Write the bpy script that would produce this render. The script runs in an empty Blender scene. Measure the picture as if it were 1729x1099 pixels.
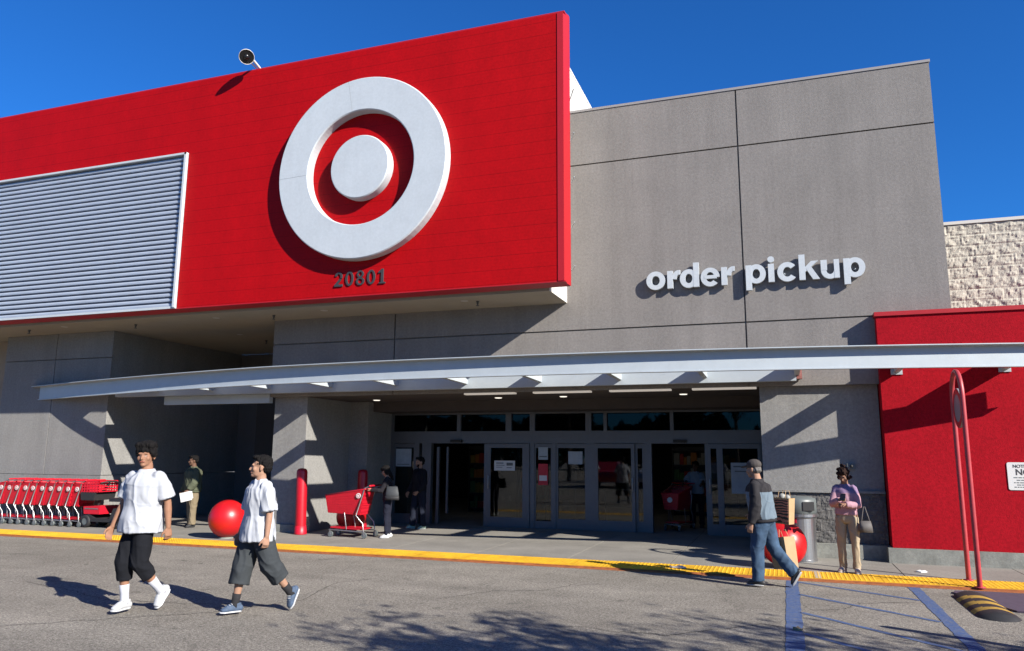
import bpy, math, random
from mathutils import Vector, Matrix, noise
R = math.radians
random.seed(7)
scene = bpy.context.scene
C = scene.collection
# ------------------------------------------------------------------ camera
PITCH, YAW, ROLL, FPX = 0.168484, 0.337488, 0.0065525, 1288.385
cd = bpy.data.cameras.new('camera'); cam = bpy.data.objects.new('camera', cd); C.objects.link(cam)
cd.sensor_width = 36; cd.lens = 36 * FPX / 1729; cd.clip_end = 3000
fw = Vector((-math.sin(YAW) * math.cos(PITCH), math.cos(YAW) * math.cos(PITCH), math.sin(PITCH)))
rt = Vector((math.cos(YAW), math.sin(YAW), 0)); up = rt.cross(fw)
r2 = rt * math.cos(ROLL) + up * math.sin(ROLL); u2 = -rt * math.sin(ROLL) + up * math.cos(ROLL)
m = Matrix((r2, u2, -fw)).transposed().to_4x4(); m.translation = Vector((0, 0, 1.75))
cam.matrix_world = m
scene.camera = cam
# ------------------------------------------------------------------ world and sun
LDIR = Vector((-2.1, 1.0, -1.29)).normalized()
w = bpy.data.worlds.new('World'); scene.world = w; w.use_nodes = True
nt = w.node_tree; bg = nt.nodes['Background']
sky = nt.nodes.new('ShaderNodeTexSky'); sky.sky_type = 'NISHITA'; sky.sun_disc = False
sky.sun_elevation = math.asin(-LDIR.z); sky.sun_rotation = math.atan2(-LDIR.x, -LDIR.y)
sky.air_density = 1.0; sky.dust_density = 0.2; sky.ozone_density = 4.0; sky.altitude = 300
tint = nt.nodes.new('ShaderNodeMix'); tint.data_type = 'RGBA'; tint.blend_type = 'MULTIPLY'; tint.inputs[0].default_value = 1
tint.clamp_result = False; tint.inputs[7].default_value = (.21, .80, 1.52, 1)   # deep polarised blue of the clear sky
nt.links.new(sky.outputs[0], tint.inputs[6]); nt.links.new(tint.outputs[2], bg.inputs[0]); bg.inputs[1].default_value = 0.05
sl = bpy.data.lights.new('sun', 'SUN'); sl.energy = 5.0; sl.angle = R(0.5); sl.color = (1, .94, .85)
so = bpy.data.objects.new('sun', sl); C.objects.link(so)
so.rotation_euler = (-LDIR).to_track_quat('Z', 'Y').to_euler(); so.location = (20, -10, 20)
scene.view_settings.view_transform = 'Standard'; scene.view_settings.look = 'None'
scene.view_settings.exposure = 1.15; scene.view_settings.gamma = 1
try:
    scene.cycles.max_bounces = 8; scene.cycles.transparent_max_bounces = 16
except Exception: pass

# ------------------------------------------------------------------ mesh builder
class MB:
    def __init__(s): s.v = []; s.f = []; s.m = []
    def add(s, vs, fs, mi=0):
        n = len(s.v); s.v += [tuple(p) for p in vs]
        s.f += [tuple(i + n for i in f) for f in fs]; s.m += [mi] * len(fs); return s
    def box(s, x0, x1, y0, y1, z0, z1, mi=0, M=None):
        vs = [Vector(p) for p in ((x0,y0,z0),(x1,y0,z0),(x1,y1,z0),(x0,y1,z0),(x0,y0,z1),(x1,y0,z1),(x1,y1,z1),(x0,y1,z1))]
        if M is not None: vs = [M @ p for p in vs]
        return s.add(vs, [(0,3,2,1),(4,5,6,7),(0,1,5,4),(1,2,6,5),(2,3,7,6),(3,0,4,7)], mi)
    def prism(s, poly, y0, y1, mi=0, axis='y'):
        n = len(poly)
        def P(a, b, t): return (a, t, b) if axis == 'y' else ((t, a, b) if axis == 'x' else (a, b, t))
        vs = [P(a, b, y0) for a, b in poly] + [P(a, b, y1) for a, b in poly]
        fs = [tuple(range(n)), tuple(range(2*n-1, n-1, -1))] + [(i, i+n, (i+1) % n + n, (i+1) % n) for i in range(n)]
        return s.add(vs, fs, mi)
    def tube(s, pts, rad, side=(1,0,0), n=12, rnd=True, mi=0):
        pts = [Vector(p) for p in pts]
        rad = [(r, r) if not isinstance(r, (tuple, list)) else r for r in rad]
        P = []; 
        for i, p in enumerate(pts):
            d = (pts[min(i+1, len(pts)-1)] - pts[max(i-1, 0)])
            d = d.normalized() if d.length > 1e-9 else Vector((0,0,1))
            P.append([p, d, rad[i]])
        if rnd:
            L = []
            for (p, d, r), sg in ((P[0], -1), (P[-1], 1)):
                e = []
                for a in (30, 60, 80):
                    h = min(r)
                    e.append([p + d * (sg * h * math.sin(R(a))), d, (r[0] * math.cos(R(a)), r[1] * math.cos(R(a)))])
                L.append(e)
            P = L[0][::-1] + P + L[1]
        vs = []; fs = []
        S = Vector(side).normalized()
        for p, d, r in P:
            a = S - d * S.dot(d)
            if a.length < 1e-3: a = d.orthogonal()
            a.normalize(); b = d.cross(a)
            for k in range(n):
                t = 2 * math.pi * k / n
                vs.append(p + a * (r[0] * math.cos(t)) + b * (r[1] * math.sin(t)))
        for i in range(len(P) - 1):
            for k in range(n):
                k2 = (k + 1) % n
                fs.append((i*n+k, i*n+k2, (i+1)*n+k2, (i+1)*n+k))
        fs.append(tuple(range(n - 1, -1, -1))); q = (len(P)-1)*n; fs.append(tuple(range(q, q+n)))
        return s.add(vs, fs, mi)
    def ell(s, c, r, M=None, mi=0, n=14, k=9):
        vs = []; fs = []; c = Vector(c)
        for i in range(k + 1):
            a = math.pi * i / k
            for j in range(n):
                b = 2 * math.pi * j / n
                p = c + Vector((r[0]*math.sin(a)*math.cos(b), r[1]*math.sin(a)*math.sin(b), -r[2]*math.cos(a)))
                vs.append(M @ p if M is not None else p)
        for i in range(k):
            for j in range(n):
                j2 = (j+1) % n; fs.append((i*n+j, i*n+j2, (i+1)*n+j2, (i+1)*n+j))
        return s.add(vs, fs, mi)
    def lathe(s, prof, c=(0,0,0), n=32, mi=0, axis='z'):
        vs = []; fs = []; c = Vector(c)
        for r, h in prof:
            for j in range(n):
                b = 2*math.pi*j/n
                if axis == 'z': p = Vector((r*math.cos(b), r*math.sin(b), h))
                elif axis == 'y': p = Vector((r*math.cos(b), h, r*math.sin(b)))
                else: p = Vector((h, r*math.cos(b), r*math.sin(b)))
                vs.append(c + p)
        for i in range(len(prof)-1):
            for j in range(n):
                j2 = (j+1) % n; fs.append((i*n+j, i*n+j2, (i+1)*n+j2, (i+1)*n+j))
        return s.add(vs, fs, mi)
    def build(s, name, mats, parent=None, smooth=False, loc=None):
        me = bpy.data.meshes.new(name); me.from_pydata(s.v, [], s.f)
        for mm in (mats if isinstance(mats, (list, tuple)) else [mats]): me.materials.append(mm)
        for p, i in zip(me.polygons, s.m): p.material_index = i; p.use_smooth = smooth
        me.update(); me.validate()
        bm_fix(me)
        o = bpy.data.objects.new(name, me); C.objects.link(o)
        if parent: o.parent = parent
        if loc: o.location = loc
        return o
import bmesh
def bm_fix(me):
    b = bmesh.new(); b.from_mesh(me); bmesh.ops.remove_doubles(b, verts=b.verts, dist=1e-5)
    bmesh.ops.recalc_face_normals(b, faces=b.faces); b.to_mesh(me); b.free()
def tag(o, label=None, cat=None, group=None, kind=None):
    if label: o['label'] = label
    if cat: o['category'] = cat
    if group: o['group'] = group
    if kind: o['kind'] = kind
    return o
def thing(name, label, cat, loc=(0,0,0), rz=0, group=None):
    o = bpy.data.objects.new(name, None); C.objects.link(o); o.location = loc; o.rotation_euler = (0,0,rz)
    o.empty_display_size = .2
    return tag(o, label, cat, group)
def children(o): return [c for c in bpy.data.objects if c.parent == o]
def copy_tree(o, parent=None):
    c = o.copy(); C.objects.link(c); c.parent = parent
    for ch in children(o): copy_tree(ch, c)
    return c
def remesh(o, vox, smooth=3, wr=None, decim=None):
    """voxel-union the blobs of o into one continuous skin, then optional cloth folds"""
    md = o.modifiers.new('r', 'REMESH'); md.mode = 'VOXEL'; md.voxel_size = vox
    if smooth:
        ms = o.modifiers.new('s', 'SMOOTH'); ms.factor = .5; ms.iterations = smooth
    bpy.context.view_layer.update()
    dg = bpy.context.evaluated_depsgraph_get()
    me = bpy.data.meshes.new_from_object(o.evaluated_get(dg))
    mats = [x for x in o.data.materials]
    o.modifiers.clear(); old = o.data; o.data = me; bpy.data.meshes.remove(old)
    me.materials.clear()
    for x in mats: me.materials.append(x)
    if wr:
        ns = [v.normal.copy() for v in me.vertices]
        for v, n in zip(me.vertices, ns): v.co += n * wr(v.co)
    for p in me.polygons: p.use_smooth = True; p.material_index = 0
    me.update()
    return o

# ------------------------------------------------------------------ materials
def rgb(h):  # sRGB hex -> linear
    c = [int(h[i:i+2], 16) / 255 for i in (0, 2, 4)]
    return tuple(x/12.92 if x < .04045 else ((x+.055)/1.055)**2.4 for x in c)
KALB = .65   # albedo scale that goes with the exposure above
def mat(name, col, rough=.6, metal=0, var=.0, vs=3.0, bump=0, bs=60, col2=None, spec=None, emit=None, dist=.01, aniso=None, coat=0, grain=0, gs=22, streak=0):
    col = tuple(x*KALB for x in col); col2 = tuple(x*KALB for x in col2) if col2 else None
    mm = bpy.data.materials.new(name); mm.use_nodes = True; t = mm.node_tree; b = t.nodes['Principled BSDF']
    b.inputs['Roughness'].default_value = rough; b.inputs['Metallic'].default_value = metal
    if spec is not None: b.inputs['Specular IOR Level'].default_value = spec
    if coat: b.inputs['Coat Weight'].default_value = coat; b.inputs['Coat Roughness'].default_value = .1
    b.inputs['Base Color'].default_value = (*col, 1)
    tc = t.nodes.new('ShaderNodeTexCoord')
    src = tc.outputs['Object']
    if aniso:
        mp = t.nodes.new('ShaderNodeMapping'); mp.inputs['Scale'].default_value = aniso
        t.links.new(src, mp.inputs[0]); src = mp.outputs[0]
    if var:
        n = t.nodes.new('ShaderNodeTexNoise'); n.inputs['Scale'].default_value = vs; n.inputs['Detail'].default_value = 6
        n.inputs['Roughness'].default_value = .65
        t.links.new(src, n.inputs['Vector'])
        r = t.nodes.new('ShaderNodeMapRange'); r.inputs[1].default_value = .3; r.inputs[2].default_value = .7
        t.links.new(n.outputs['Fac'], r.inputs[0])
        mx = t.nodes.new('ShaderNodeMix'); mx.data_type = 'RGBA'
        c2 = col2 if col2 else tuple(min(1, x * (1 + var)) for x in col)
        c1 = col if col2 else tuple(x * (1 - var) for x in col)
        mx.inputs[6].default_value = (*c1, 1); mx.inputs[7].default_value = (*c2, 1)
        t.links.new(r.outputs[0], mx.inputs[0]); t.links.new(mx.outputs[2], b.inputs['Base Color'])
    if bump:
        n2 = t.nodes.new('ShaderNodeTexNoise'); n2.inputs['Scale'].default_value = bs; n2.inputs['Detail'].default_value = 4
        t.links.new(src, n2.inputs['Vector'])
        bp = t.nodes.new('ShaderNodeBump'); bp.inputs['Strength'].default_value = bump; bp.inputs['Distance'].default_value = dist
        t.links.new(n2.outputs['Fac'], bp.inputs['Height']); t.links.new(bp.outputs[0], b.inputs['Normal'])
    def over(fac_lo, fac_hi, scale, vec=None, det=3):
        n3 = t.nodes.new('ShaderNodeTexNoise'); n3.inputs['Scale'].default_value = scale; n3.inputs['Detail'].default_value = det; n3.inputs['Roughness'].default_value = .75
        v_ = tc.outputs['Object']
        if vec:
            mp2 = t.nodes.new('ShaderNodeMapping'); mp2.inputs['Scale'].default_value = vec; t.links.new(v_, mp2.inputs[0]); v_ = mp2.outputs[0]
        t.links.new(v_, n3.inputs['Vector'])
        r3 = t.nodes.new('ShaderNodeMapRange'); r3.inputs[1].default_value = .35; r3.inputs[2].default_value = .65
        r3.inputs[3].default_value = fac_lo; r3.inputs[4].default_value = fac_hi; t.links.new(n3.outputs['Fac'], r3.inputs[0])
        sc3 = t.nodes.new('ShaderNodeVectorMath'); sc3.operation = 'SCALE'
        if b.inputs['Base Color'].links: t.links.new(b.inputs['Base Color'].links[0].from_socket, sc3.inputs[0])
        else: sc3.inputs[0].default_value = col
        t.links.new(r3.outputs[0], sc3.inputs['Scale']); t.links.new(sc3.outputs[0], b.inputs['Base Color'])
    if grain: over(1-grain, 1+grain, gs)
    if streak: over(1-streak, 1+streak*.6, 1.0, (2.2, 2.2, .16), 5)
    if emit:
        b.inputs['Emission Color'].default_value = (*emit[0], 1); b.inputs['Emission Strength'].default_value = emit[1]
    return mm
def glass(name, tint=(.55,.62,.6), ior=1.65):
    mm = bpy.data.materials.new(name); mm.use_nodes = True; t = mm.node_tree; t.nodes.clear()
    o = t.nodes.new('ShaderNodeOutputMaterial'); tr = t.nodes.new('ShaderNodeBsdfTransparent'); tr.inputs[0].default_value = (*tint, 1)
    g = t.nodes.new('ShaderNodeBsdfGlossy'); g.inputs['Roughness'].default_value = .02
    fr = t.nodes.new('ShaderNodeFresnel'); fr.inputs[0].default_value = ior
    mx = t.nodes.new('ShaderNodeMixShader'); t.links.new(fr.outputs[0], mx.inputs[0])
    t.links.new(tr.outputs[0], mx.inputs[1]); t.links.new(g.outputs[0], mx.inputs[2]); t.links.new(mx.outputs[0], o.inputs[0])
    return mm

def asphalt_mat():
    mm = bpy.data.materials.new('asphalt'); mm.use_nodes = True; t = mm.node_tree; b = t.nodes['Principled BSDF']
    b.inputs['Roughness'].default_value = .9; b.inputs['Specular IOR Level'].default_value = .2
    tc = t.nodes.new('ShaderNodeTexCoord')
    def N(scale, det=5, rough=.6):
        n = t.nodes.new('ShaderNodeTexNoise'); n.inputs['Scale'].default_value = scale; n.inputs['Detail'].default_value = det
        n.inputs['Roughness'].default_value = rough; t.links.new(tc.outputs['Object'], n.inputs['Vector']); return n
    def mr(src, a, b_, c, d):
        r = t.nodes.new('ShaderNodeMapRange'); r.inputs[1].default_value = a; r.inputs[2].default_value = b_
        r.inputs[3].default_value = c; r.inputs[4].default_value = d; t.links.new(src, r.inputs[0]); return r.outputs[0]
    big = mr(N(.55, 6, .7).outputs['Fac'], .32, .68, .80, 1.14)
    mid = mr(N(3.1).outputs['Fac'], .3, .7, .9, 1.08)
    fine = mr(N(30, 4, .9).outputs['Fac'], .33, .67, .36, 1.70)
    v = t.nodes.new('ShaderNodeTexVoronoi'); v.inputs['Scale'].default_value = 75; t.links.new(tc.outputs['Object'], v.inputs['Vector'])
    vv = mr(v.outputs['Distance'], 0, .6, 1.25, .6)
    def mul(a, b_):
        x = t.nodes.new('ShaderNodeMath'); x.operation = 'MULTIPLY'; t.links.new(a, x.inputs[0]); t.links.new(b_, x.inputs[1]); return x.outputs[0]
    # cracks: thin lines of a warped voronoi edge field, broken up by noise
    wn = N(1.3, 4); vm = t.nodes.new('ShaderNodeVectorMath'); vm.operation = 'MULTIPLY_ADD'
    vm.inputs[1].default_value = (.9, .9, 0); t.links.new(wn.outputs['Color'], vm.inputs[0]); t.links.new(tc.outputs['Object'], vm.inputs[2])
    ve = t.nodes.new('ShaderNodeTexVoronoi'); ve.feature = 'DISTANCE_TO_EDGE'; ve.inputs['Scale'].default_value = .27
    t.links.new(vm.outputs[0], ve.inputs['Vector'])
    cr = mr(ve.outputs['Distance'], .0, .004, .75, 1)
    st = mul(mr(N(1.7, 4, .6).outputs['Fac'], .64, .70, 1, .74), mr(N(4.3, 2, .5).outputs['Fac'], .70, .74, 1, .62))
    mpt = t.nodes.new('ShaderNodeMapping'); mpt.inputs['Scale'].default_value = (.16, 1.3, 1); mpt.inputs['Rotation'].default_value = (0,0,.03); t.links.new(tc.outputs['Object'], mpt.inputs[0])
    nt3 = t.nodes.new('ShaderNodeTexNoise'); nt3.inputs['Scale'].default_value = 1.0; nt3.inputs['Detail'].default_value = 5; t.links.new(mpt.outputs[0], nt3.inputs['Vector'])
    big = mul(big, mr(nt3.outputs['Fac'], .35, .65, .90, 1.07))
    k = mul(mul(mul(big, mid), mul(fine, vv)), mul(cr, st))
    cc = t.nodes.new('ShaderNodeVectorMath'); cc.operation = 'SCALE'; cc.inputs[0].default_value = (.262, .240, .204)
    t.links.new(k, cc.inputs['Scale']); t.links.new(cc.outputs[0], b.inputs['Base Color'])
    bp = t.nodes.new('ShaderNodeBump'); bp.inputs['Strength'].default_value = .6; bp.inputs['Distance'].default_value = .006
    t.links.new(mul(fine, vv), bp.inputs['Height']); t.links.new(bp.outputs[0], b.inputs['Normal'])
    return mm
def red_panel_mat():
    mm = mat('red_metal_panel', (.50, .002, .005), .6, 0, .08, 1.2, .12, 2.0, dist=.02, grain=.09, streak=.05, spec=.12)
    t = mm.node_tree; b = t.nodes['Principled BSDF']
    old = b.inputs['Base Color'].links[0].from_socket
    tc = t.nodes.new('ShaderNodeTexCoord'); sp = t.nodes.new('ShaderNodeSeparateXYZ'); t.links.new(tc.outputs['Object'], sp.inputs[0])
    def math_(op, a, bb):
        x = t.nodes.new('ShaderNodeMath'); x.operation = op
        for i, q in enumerate((a, bb)):
            if isinstance(q, (int, float)): x.inputs[i].default_value = q
            else: t.links.new(q, x.inputs[i])
        return x.outputs[0]
    f = math_('FRACT', math_('DIVIDE', sp.outputs['Z'], .273), 0)
    l1 = math_('LESS_THAN', f, .045)
    f2 = math_('FRACT', math_('DIVIDE', sp.outputs['Z'], .0683), 0)
    l2 = math_('LESS_THAN', f2, .16)
    k = math_('SUBTRACT', 1.0, math_('ADD', math_('MULTIPLY', l1, .28), math_('MULTIPLY', l2, .07)))
    sc = t.nodes.new('ShaderNodeVectorMath'); sc.operation = 'SCALE'; t.links.new(old, sc.inputs[0]); t.links.new(k, sc.inputs['Scale'])
    t.links.new(sc.outputs[0], b.inputs['Base Color'])
    return mm
ASPH = asphalt_mat()
CONC = mat('sidewalk_concrete', (.28,.262,.228), .9, 0, .2, 1.1, .3, 90, grain=.14, gs=30)
CURBC = mat('base_concrete', (.27,.275,.245), .9, 0, .3, 3.5, .35, 50, grain=.12)
STUC = mat('grey_stucco', (.27,.25,.233), .9, 0, .08, 1.1, .5, 60, dist=.008, grain=.13, streak=.10)
STUC2 = mat('grey_stucco_lower', (.29,.285,.272), .9, 0, .08, 1.3, .5, 60, dist=.008, grain=.13, streak=.09)
GROOVE = mat('groove', (.05,.05,.05), .9)
CREAM = mat('cream_stucco', (.44,.39,.31), .9, 0, .06, 1.5, .3, 100)
WHITEST = mat('white_return', (.8,.78,.72), .8, 0, .05, 2)
REDP = red_panel_mat()
REDTRIM = mat('red_trim', (.50,.006,.012), .5, 0, .05, 2)
REDW = mat('red_stucco', (.43,.006,.016), .95, 0, .08, 2.5, .5, 60, dist=.008, grain=.16, streak=.05, spec=.12)
SPLIT = mat('split_face_block', (.57,.53,.44), .95, 0, .10, 9, .4, 40, dist=.02)
SPLITD = mat('dark_split_face_block', (.14,.135,.13), .95, 0, .15, 9, .5, 40, dist=.02)
METW = mat('pale_painted_steel', (.54,.60,.64), .45, .0, .05, 3)
METB = mat('louver_steel', (.56,.63,.74), .45, .2, .06, 2)
DARKM = mat('dark_bronze_frame', (.075,.08,.085), .45, .3, .1, 4)
FRAMEG = mat('grey_aluminium_frame', (.17,.18,.195), .4, .4, .06, 5)
DARKP = mat('dark_paint', (.03,.03,.032), .7)
GLASS = glass('door_glass', (.45,.5,.5)); TGLASS = glass('transom_glass', (.3,.32,.32), 1.32)
WHITEP = mat('white_plastic', (.64,.69,.72), .5, 0, .04, 2, grain=.04, streak=.03)
WHITESIDE = mat('white_edge', (.85,.84,.80), .5)
CHAR = mat('charcoal_letter', (.05,.05,.055), .6)
YEL = mat('yellow_tactile', (.84,.46,.008), .7, 0, .2, 1.6, grain=.16, gs=14)
ORANGE = mat('orange_curb_paint', (.42,.13,.035), .8, 0, .35, 12)
BLUEP = mat('blue_road_paint', (.055,.115,.30), .9, 0, .35, 14, .3, 60, col2=(.15,.18,.25), grain=.2, gs=40, spec=.15)
REDPL = mat('red_plastic', (.66,.008,.028), .45, 0, .06, 8)
REDGL = mat('red_gloss_concrete', (.60,.008,.012), .38, 0, .05, 4, .15, 60, dist=.003)
STEEL = mat('zinc_steel', (.50,.50,.50), .35, .8, .1, 10)
STEELB = mat('brushed_steel', (.55,.55,.56), .3, .9, .06, 4, aniso=(1,1,30))
RUBBER = mat('black_rubber', (.02,.02,.022), .7, 0, .3, 20)
GRP = mat('grey_plastic', (.14,.16,.16), .45, 0, .05, 4)
PAPER = mat('brown_paper', (.50,.33,.17), .85, 0, .1, 8)
WPAPER = mat('white_paper', (.82,.82,.80), .8)
GLOWP = mat('pale_glow', (.8,.75,.68), .4, 0, emit=((1,.9,.8), .16))
DOWNL2 = mat('downlight_trim', (.55,.52,.48), .4, 0)
DOWNL = mat('downlight_lens', (.8,.75,.68), .4, 0, emit=((1,.92,.8), .6))

# ------------------------------------------------------------------ ground (structure)
g = MB(); g.add([(-400,-400,0),(400,-400,0),(400,400,0),(-400,400,0)], [(0,1,2,3)])
tag(g.build('asphalt_lot', ASPH), kind='structure')
KY = 12.2
g = MB(); g.box(-60, 40, KY+.02, 29.9, .002, .022)
tag(g.build('sidewalk_bed', GROOVE), kind='structure')
g = MB()
xs = [1.62 + 1.72 * k for k in range(-32, 14)]
for a, b in zip(xs, xs[1:]):
    for y0, y1 in ((KY+.76, 14.9), (14.9, 17.0), (17.0, 29.9)):
        g.box(a+.007, b-.007, y0+.006, y1-.006, .004, .030)
tag(g.build('sidewalk', CONC), kind='structure')
g = MB(); g.box(-60, 40, KY, KY+.04, .003, .027); g.box(-60, 40, KY-.07, KY-.002, .001, .008)
tag(g.build('kerb_lip', ORANGE), kind='structure')
g = MB()
for a in range(-60, 40):   # tactile tiles 0.9 m long with a hairline gap
    x0 = a * .915 + .34
    g.box(x0+.004, x0+.911, KY+.045, KY+.755, .005, .034)
for i in range(int(24/.062)):
    for j in range(11):
        x = -18.5 + i*.062; y = KY+.085 + j*.0625
        fx = (x - .34) / .915; fx -= math.floor(fx)
        if fx < .045 or fx > .955: continue
        vs = [(x+r*math.cos(q), y+r*math.sin(q), z) for r, z in ((.015,.0335),(.010,.040)) for q in [k*math.pi/3 for k in range(6)]]
        g.add(vs, [(k,(k+1)%6,(k+1)%6+6,k+6) for k in range(6)] + [(6,7,8,9,10,11)])
tag(g.build('tactile_strip', YEL), kind='structure')
g = MB(); g.add([(.36,KY+.045,.0365),(.44,KY+.045,.0365),(.44,KY+.755,.0365),(.36,KY+.755,.0365)],[(0,1,2,3)])
tag(g.build('tile_joint_patch', mat('joint_mortar',(.55,.45,.3),.9,0,.2,20)), kind='structure')
def strip(pts, wd, z=.004, rag=.0):
    g = MB(); vs = []
    P = [Vector((x, y, 0)) for x, y in pts]
    n = max(2, int((P[-1]-P[0]).length / .12)) if rag else 1
    Q = []
    for a, b in zip(P, P[1:]):
        for i in range(n): Q.append(a.lerp(b, i / n))
    Q.append(P[-1])
    for i, p in enumerate(Q):
        d = (Q[min(i+1, len(Q)-1)] - Q[max(i-1, 0)]).normalized(); s_ = Vector((-d.y, d.x, 0))
        e1 = wd/2 + random.uniform(-rag, rag); e2 = wd/2 + random.uniform(-rag, rag)
        vs += [p + s_*e1 + Vector((0,0,z)), p - s_*e2 + Vector((0,0,z))]
    g.add(vs, [(2*i, 2*i+1, 2*i+3, 2*i+2) for i in range(len(Q)-1)])
    return g
def merge(gs):
    o = MB()
    for q in gs: o.add(q.v, q.f)
    return o
bl = merge([strip([(.04,12.1),(.02,6.6)], .17, .004, .008), strip([(1.60,12.1),(1.62,6.6)], .145, .004, .008)])
tag(bl.build('blue_bay_lines', BLUEP), kind='structure')
bl = merge([strip([(.115,a),(1.53,b)], .072, .004, .007) for a, b in ((12.0,11.05),(10.95,9.72),(9.72,8.3),(8.6,7.2),(7.5,6.1))])
tag(bl.build('blue_hatch_lines', BLUEP), kind='structure')
CRK = mat('crack_tar', (.055,.05,.045), .9, 0, .4, 8)
cr = []
for pts in ([(-9.4,5.0),(-8.2,5.55),(-7.5,6.1),(-6.6,6.9),(-6.1,7.3),(-5.6,8.3),(-5.9,9.6),(-5.5,10.2)], [(-9.9,8.1),(-8.6,7.75),(-7.9,7.5),(-6.7,7.6),(-6.0,7.9)],
            [(-4.1,9.0),(-3.6,9.8),(-3.1,10.0),(-2.8,10.6),(-2.4,10.8)], [(-2.2,8.1),(-1.2,8.0),(-.3,8.9),(.5,8.8)], [(.2,9.9),(.6,10.1),(.8,10.6),(1.5,10.9)]):
    Q = [Vector((*p, 0)) for p in pts]; P2 = []
    for a, b in zip(Q, Q[1:]):
        for i in range(8):
            p = a.lerp(b, i/8); P2.append((p.x + random.gauss(0,.018), p.y + random.gauss(0,.022)))
    cr.append(strip(P2, .011, .0035, .004))
tag(merge(cr).build('tar_cracks', CRK), kind='structure')

# ------------------------------------------------------------------ store building
B = thing('store_building', 'grey and red big box store front with a glazed entrance', 'building', (0, 14.75, 0))
def wb(g, name, mats, parent=None, smooth=False):   # world-coordinate mesh under B
    p = parent or B; off = Vector((0, 14.75, 0))
    g.v = [(x, y - 14.75, z) for x, y, z in g.v]
    return g.build(name, mats, p, smooth)
def panels(g, X, Z, y0, y1, gap=.028, back=.06, mi=0, gm=1):
    for a, b in zip(X, X[1:]):
        for c, d in zip(Z, Z[1:]):
            g.box(a + (gap/2 if a != X[0] else 0), b - (gap/2 if b != X[-1] else 0), y0, y0+.05, c + (gap/2 if c != Z[0] else 0), d - (gap/2 if d != Z[-1] else 0), mi)
    g.box(X[0]+.004, X[-1]-.004, y0+.0495, y1, Z[0]+.004, Z[-1]-.002, gm)
g = MB(); panels(g, [-4.2,-.53,2.88], [3.03,4.24,7.73,8.90], 14.75, 15.7)
panels(g, [-11.05,-7.9,-4.203], [3.03,4.24,7.73,8.90], 14.75, 15.7)
g.box(2.88,2.882,14.8,15.7,3.03,8.9)
wb(g, 'tower_wall', [STUC, STUC])
g = MB(); g.box(-11.05, 2.90, 14.735, 15.72, 8.905, 8.955); wb(g, 'coping', mat('grey_coping', (.36,.34,.33), .6))
g = MB(); g.box(-11.0, -10.13, 14.87, 16.74, 0, 3.03); g.box(-10.13, -9.62, 16.74, 18.1, 0, 3.03); wb(g, 'entrance_column', STUC2)
g = MB(); g.box(-.35, 1.64, 14.87, 18.3, 1.17, 3.03); wb(g, 'entrance_side_wall', STUC2)
# left block with joints
g = MB(); panels(g, [-19.6,-17.8,-15.9], [1.2,4.13,4.806], 14.75, 19.75, gap=.022)
g.box(-19.6,-15.895,14.74,19.75,0,1.19, 0)
wb(g, 'left_wall_block', [STUC2, STUC2])
g = MB(); g.box(-30,-19.6,15.4,19.7,0,4.806); wb(g, 'beige_side_wall', mat('beige_wall',(.40,.34,.27),.9,0,.08,2,.3,90))
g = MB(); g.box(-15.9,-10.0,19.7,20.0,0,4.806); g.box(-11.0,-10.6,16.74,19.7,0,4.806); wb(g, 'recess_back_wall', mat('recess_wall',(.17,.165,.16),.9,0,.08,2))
# split-faced block faces (relief mesh)
def splitface(x0, x1, z0, z1, y, bw, bh, amp, step=.025):
    g = MB(); nx = max(2, int((x1-x0)/step)); nz = max(2, int((z1-z0)/step)); vs = []
    for j in range(nz+1):
        for i in range(nx+1):
            x = x0+(x1-x0)*i/nx; z = z0+(z1-z0)*j/nz
            row = math.floor((z-z0)/bh); cx = (x + (bw/2 if row % 2 else 0)) / bw; fx = cx - math.floor(cx); fz = (z-z0)/bh - row
            e = min(fx*bw, (1-fx)*bw, fz*bh, (1-fz)*bh)
            k = min(1, .45+.55*e/.02)
            d = noise.noise(Vector((math.floor(cx)*3.1, row*5.7, 0))) * .3 + noise.fractal(Vector((x*9, row*3.3, z*9)), .6, 2.2, 4)*.75 + .55
            vs.append((x, y - amp * k * max(0, d), z))
    g.add(vs, [(j*(nx+1)+i, j*(nx+1)+i+1, (j+1)*(nx+1)+i+1, (j+1)*(nx+1)+i) for j in range(nz) for i in range(nx)])
    return g
g = splitface(-.35, 1.64, .27, 1.14, 14.86, .4, .2, .022, .02); g.box(-.35,1.64,14.861,18.3,.27,1.13); wb(g, 'block_wainscot', SPLITD)
g = MB(); g.box(-.36,1.64,14.81,14.93,1.135,1.175); wb(g, 'wainscot_cap', STUC2)
g = MB(); g.box(-.36,1.585,14.74,15.2,0,.272); g.box(1.585,12,14.475,15.2,0,.27)
for x in (1.9+k*1.7 for k in range(0)): pass
wb(g, 'concrete_base', CURBC)
g = MB(); g.box(-11.02,-10.25,14.80,15.2,0,.20); wb(g, 'column_base', CURBC)
# low red wall
g = MB(); g.box(1.66, 12, 14.53, 15.65, .272, 4.19); wb(g, 'low_red_wall', REDW)
g = MB(); g.box(1.635, 12, 14.50, 15.7, 4.192, 4.265); wb(g, 'red_wall_coping', REDTRIM)
# cream block building behind
cb = thing('block_wall_building', 'cream split faced block building standing behind the low red wall', 'building', (3, 16, 0))
g = splitface(2.4, 6.5, 3.6, 6.12, 15.98, .42, .21, .028, .03); g.box(2.4,14,16.0,24,0,6.12)
g.v = [(x-3, y-16, z) for x, y, z in g.v]; g.build('block_wall', SPLIT, cb)
g = MB(); g.box(-.6,11,-.06,8,6.125,6.185); g.build('coping', mat('pale_coping',(.7,.68,.62),.6), cb)
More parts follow.
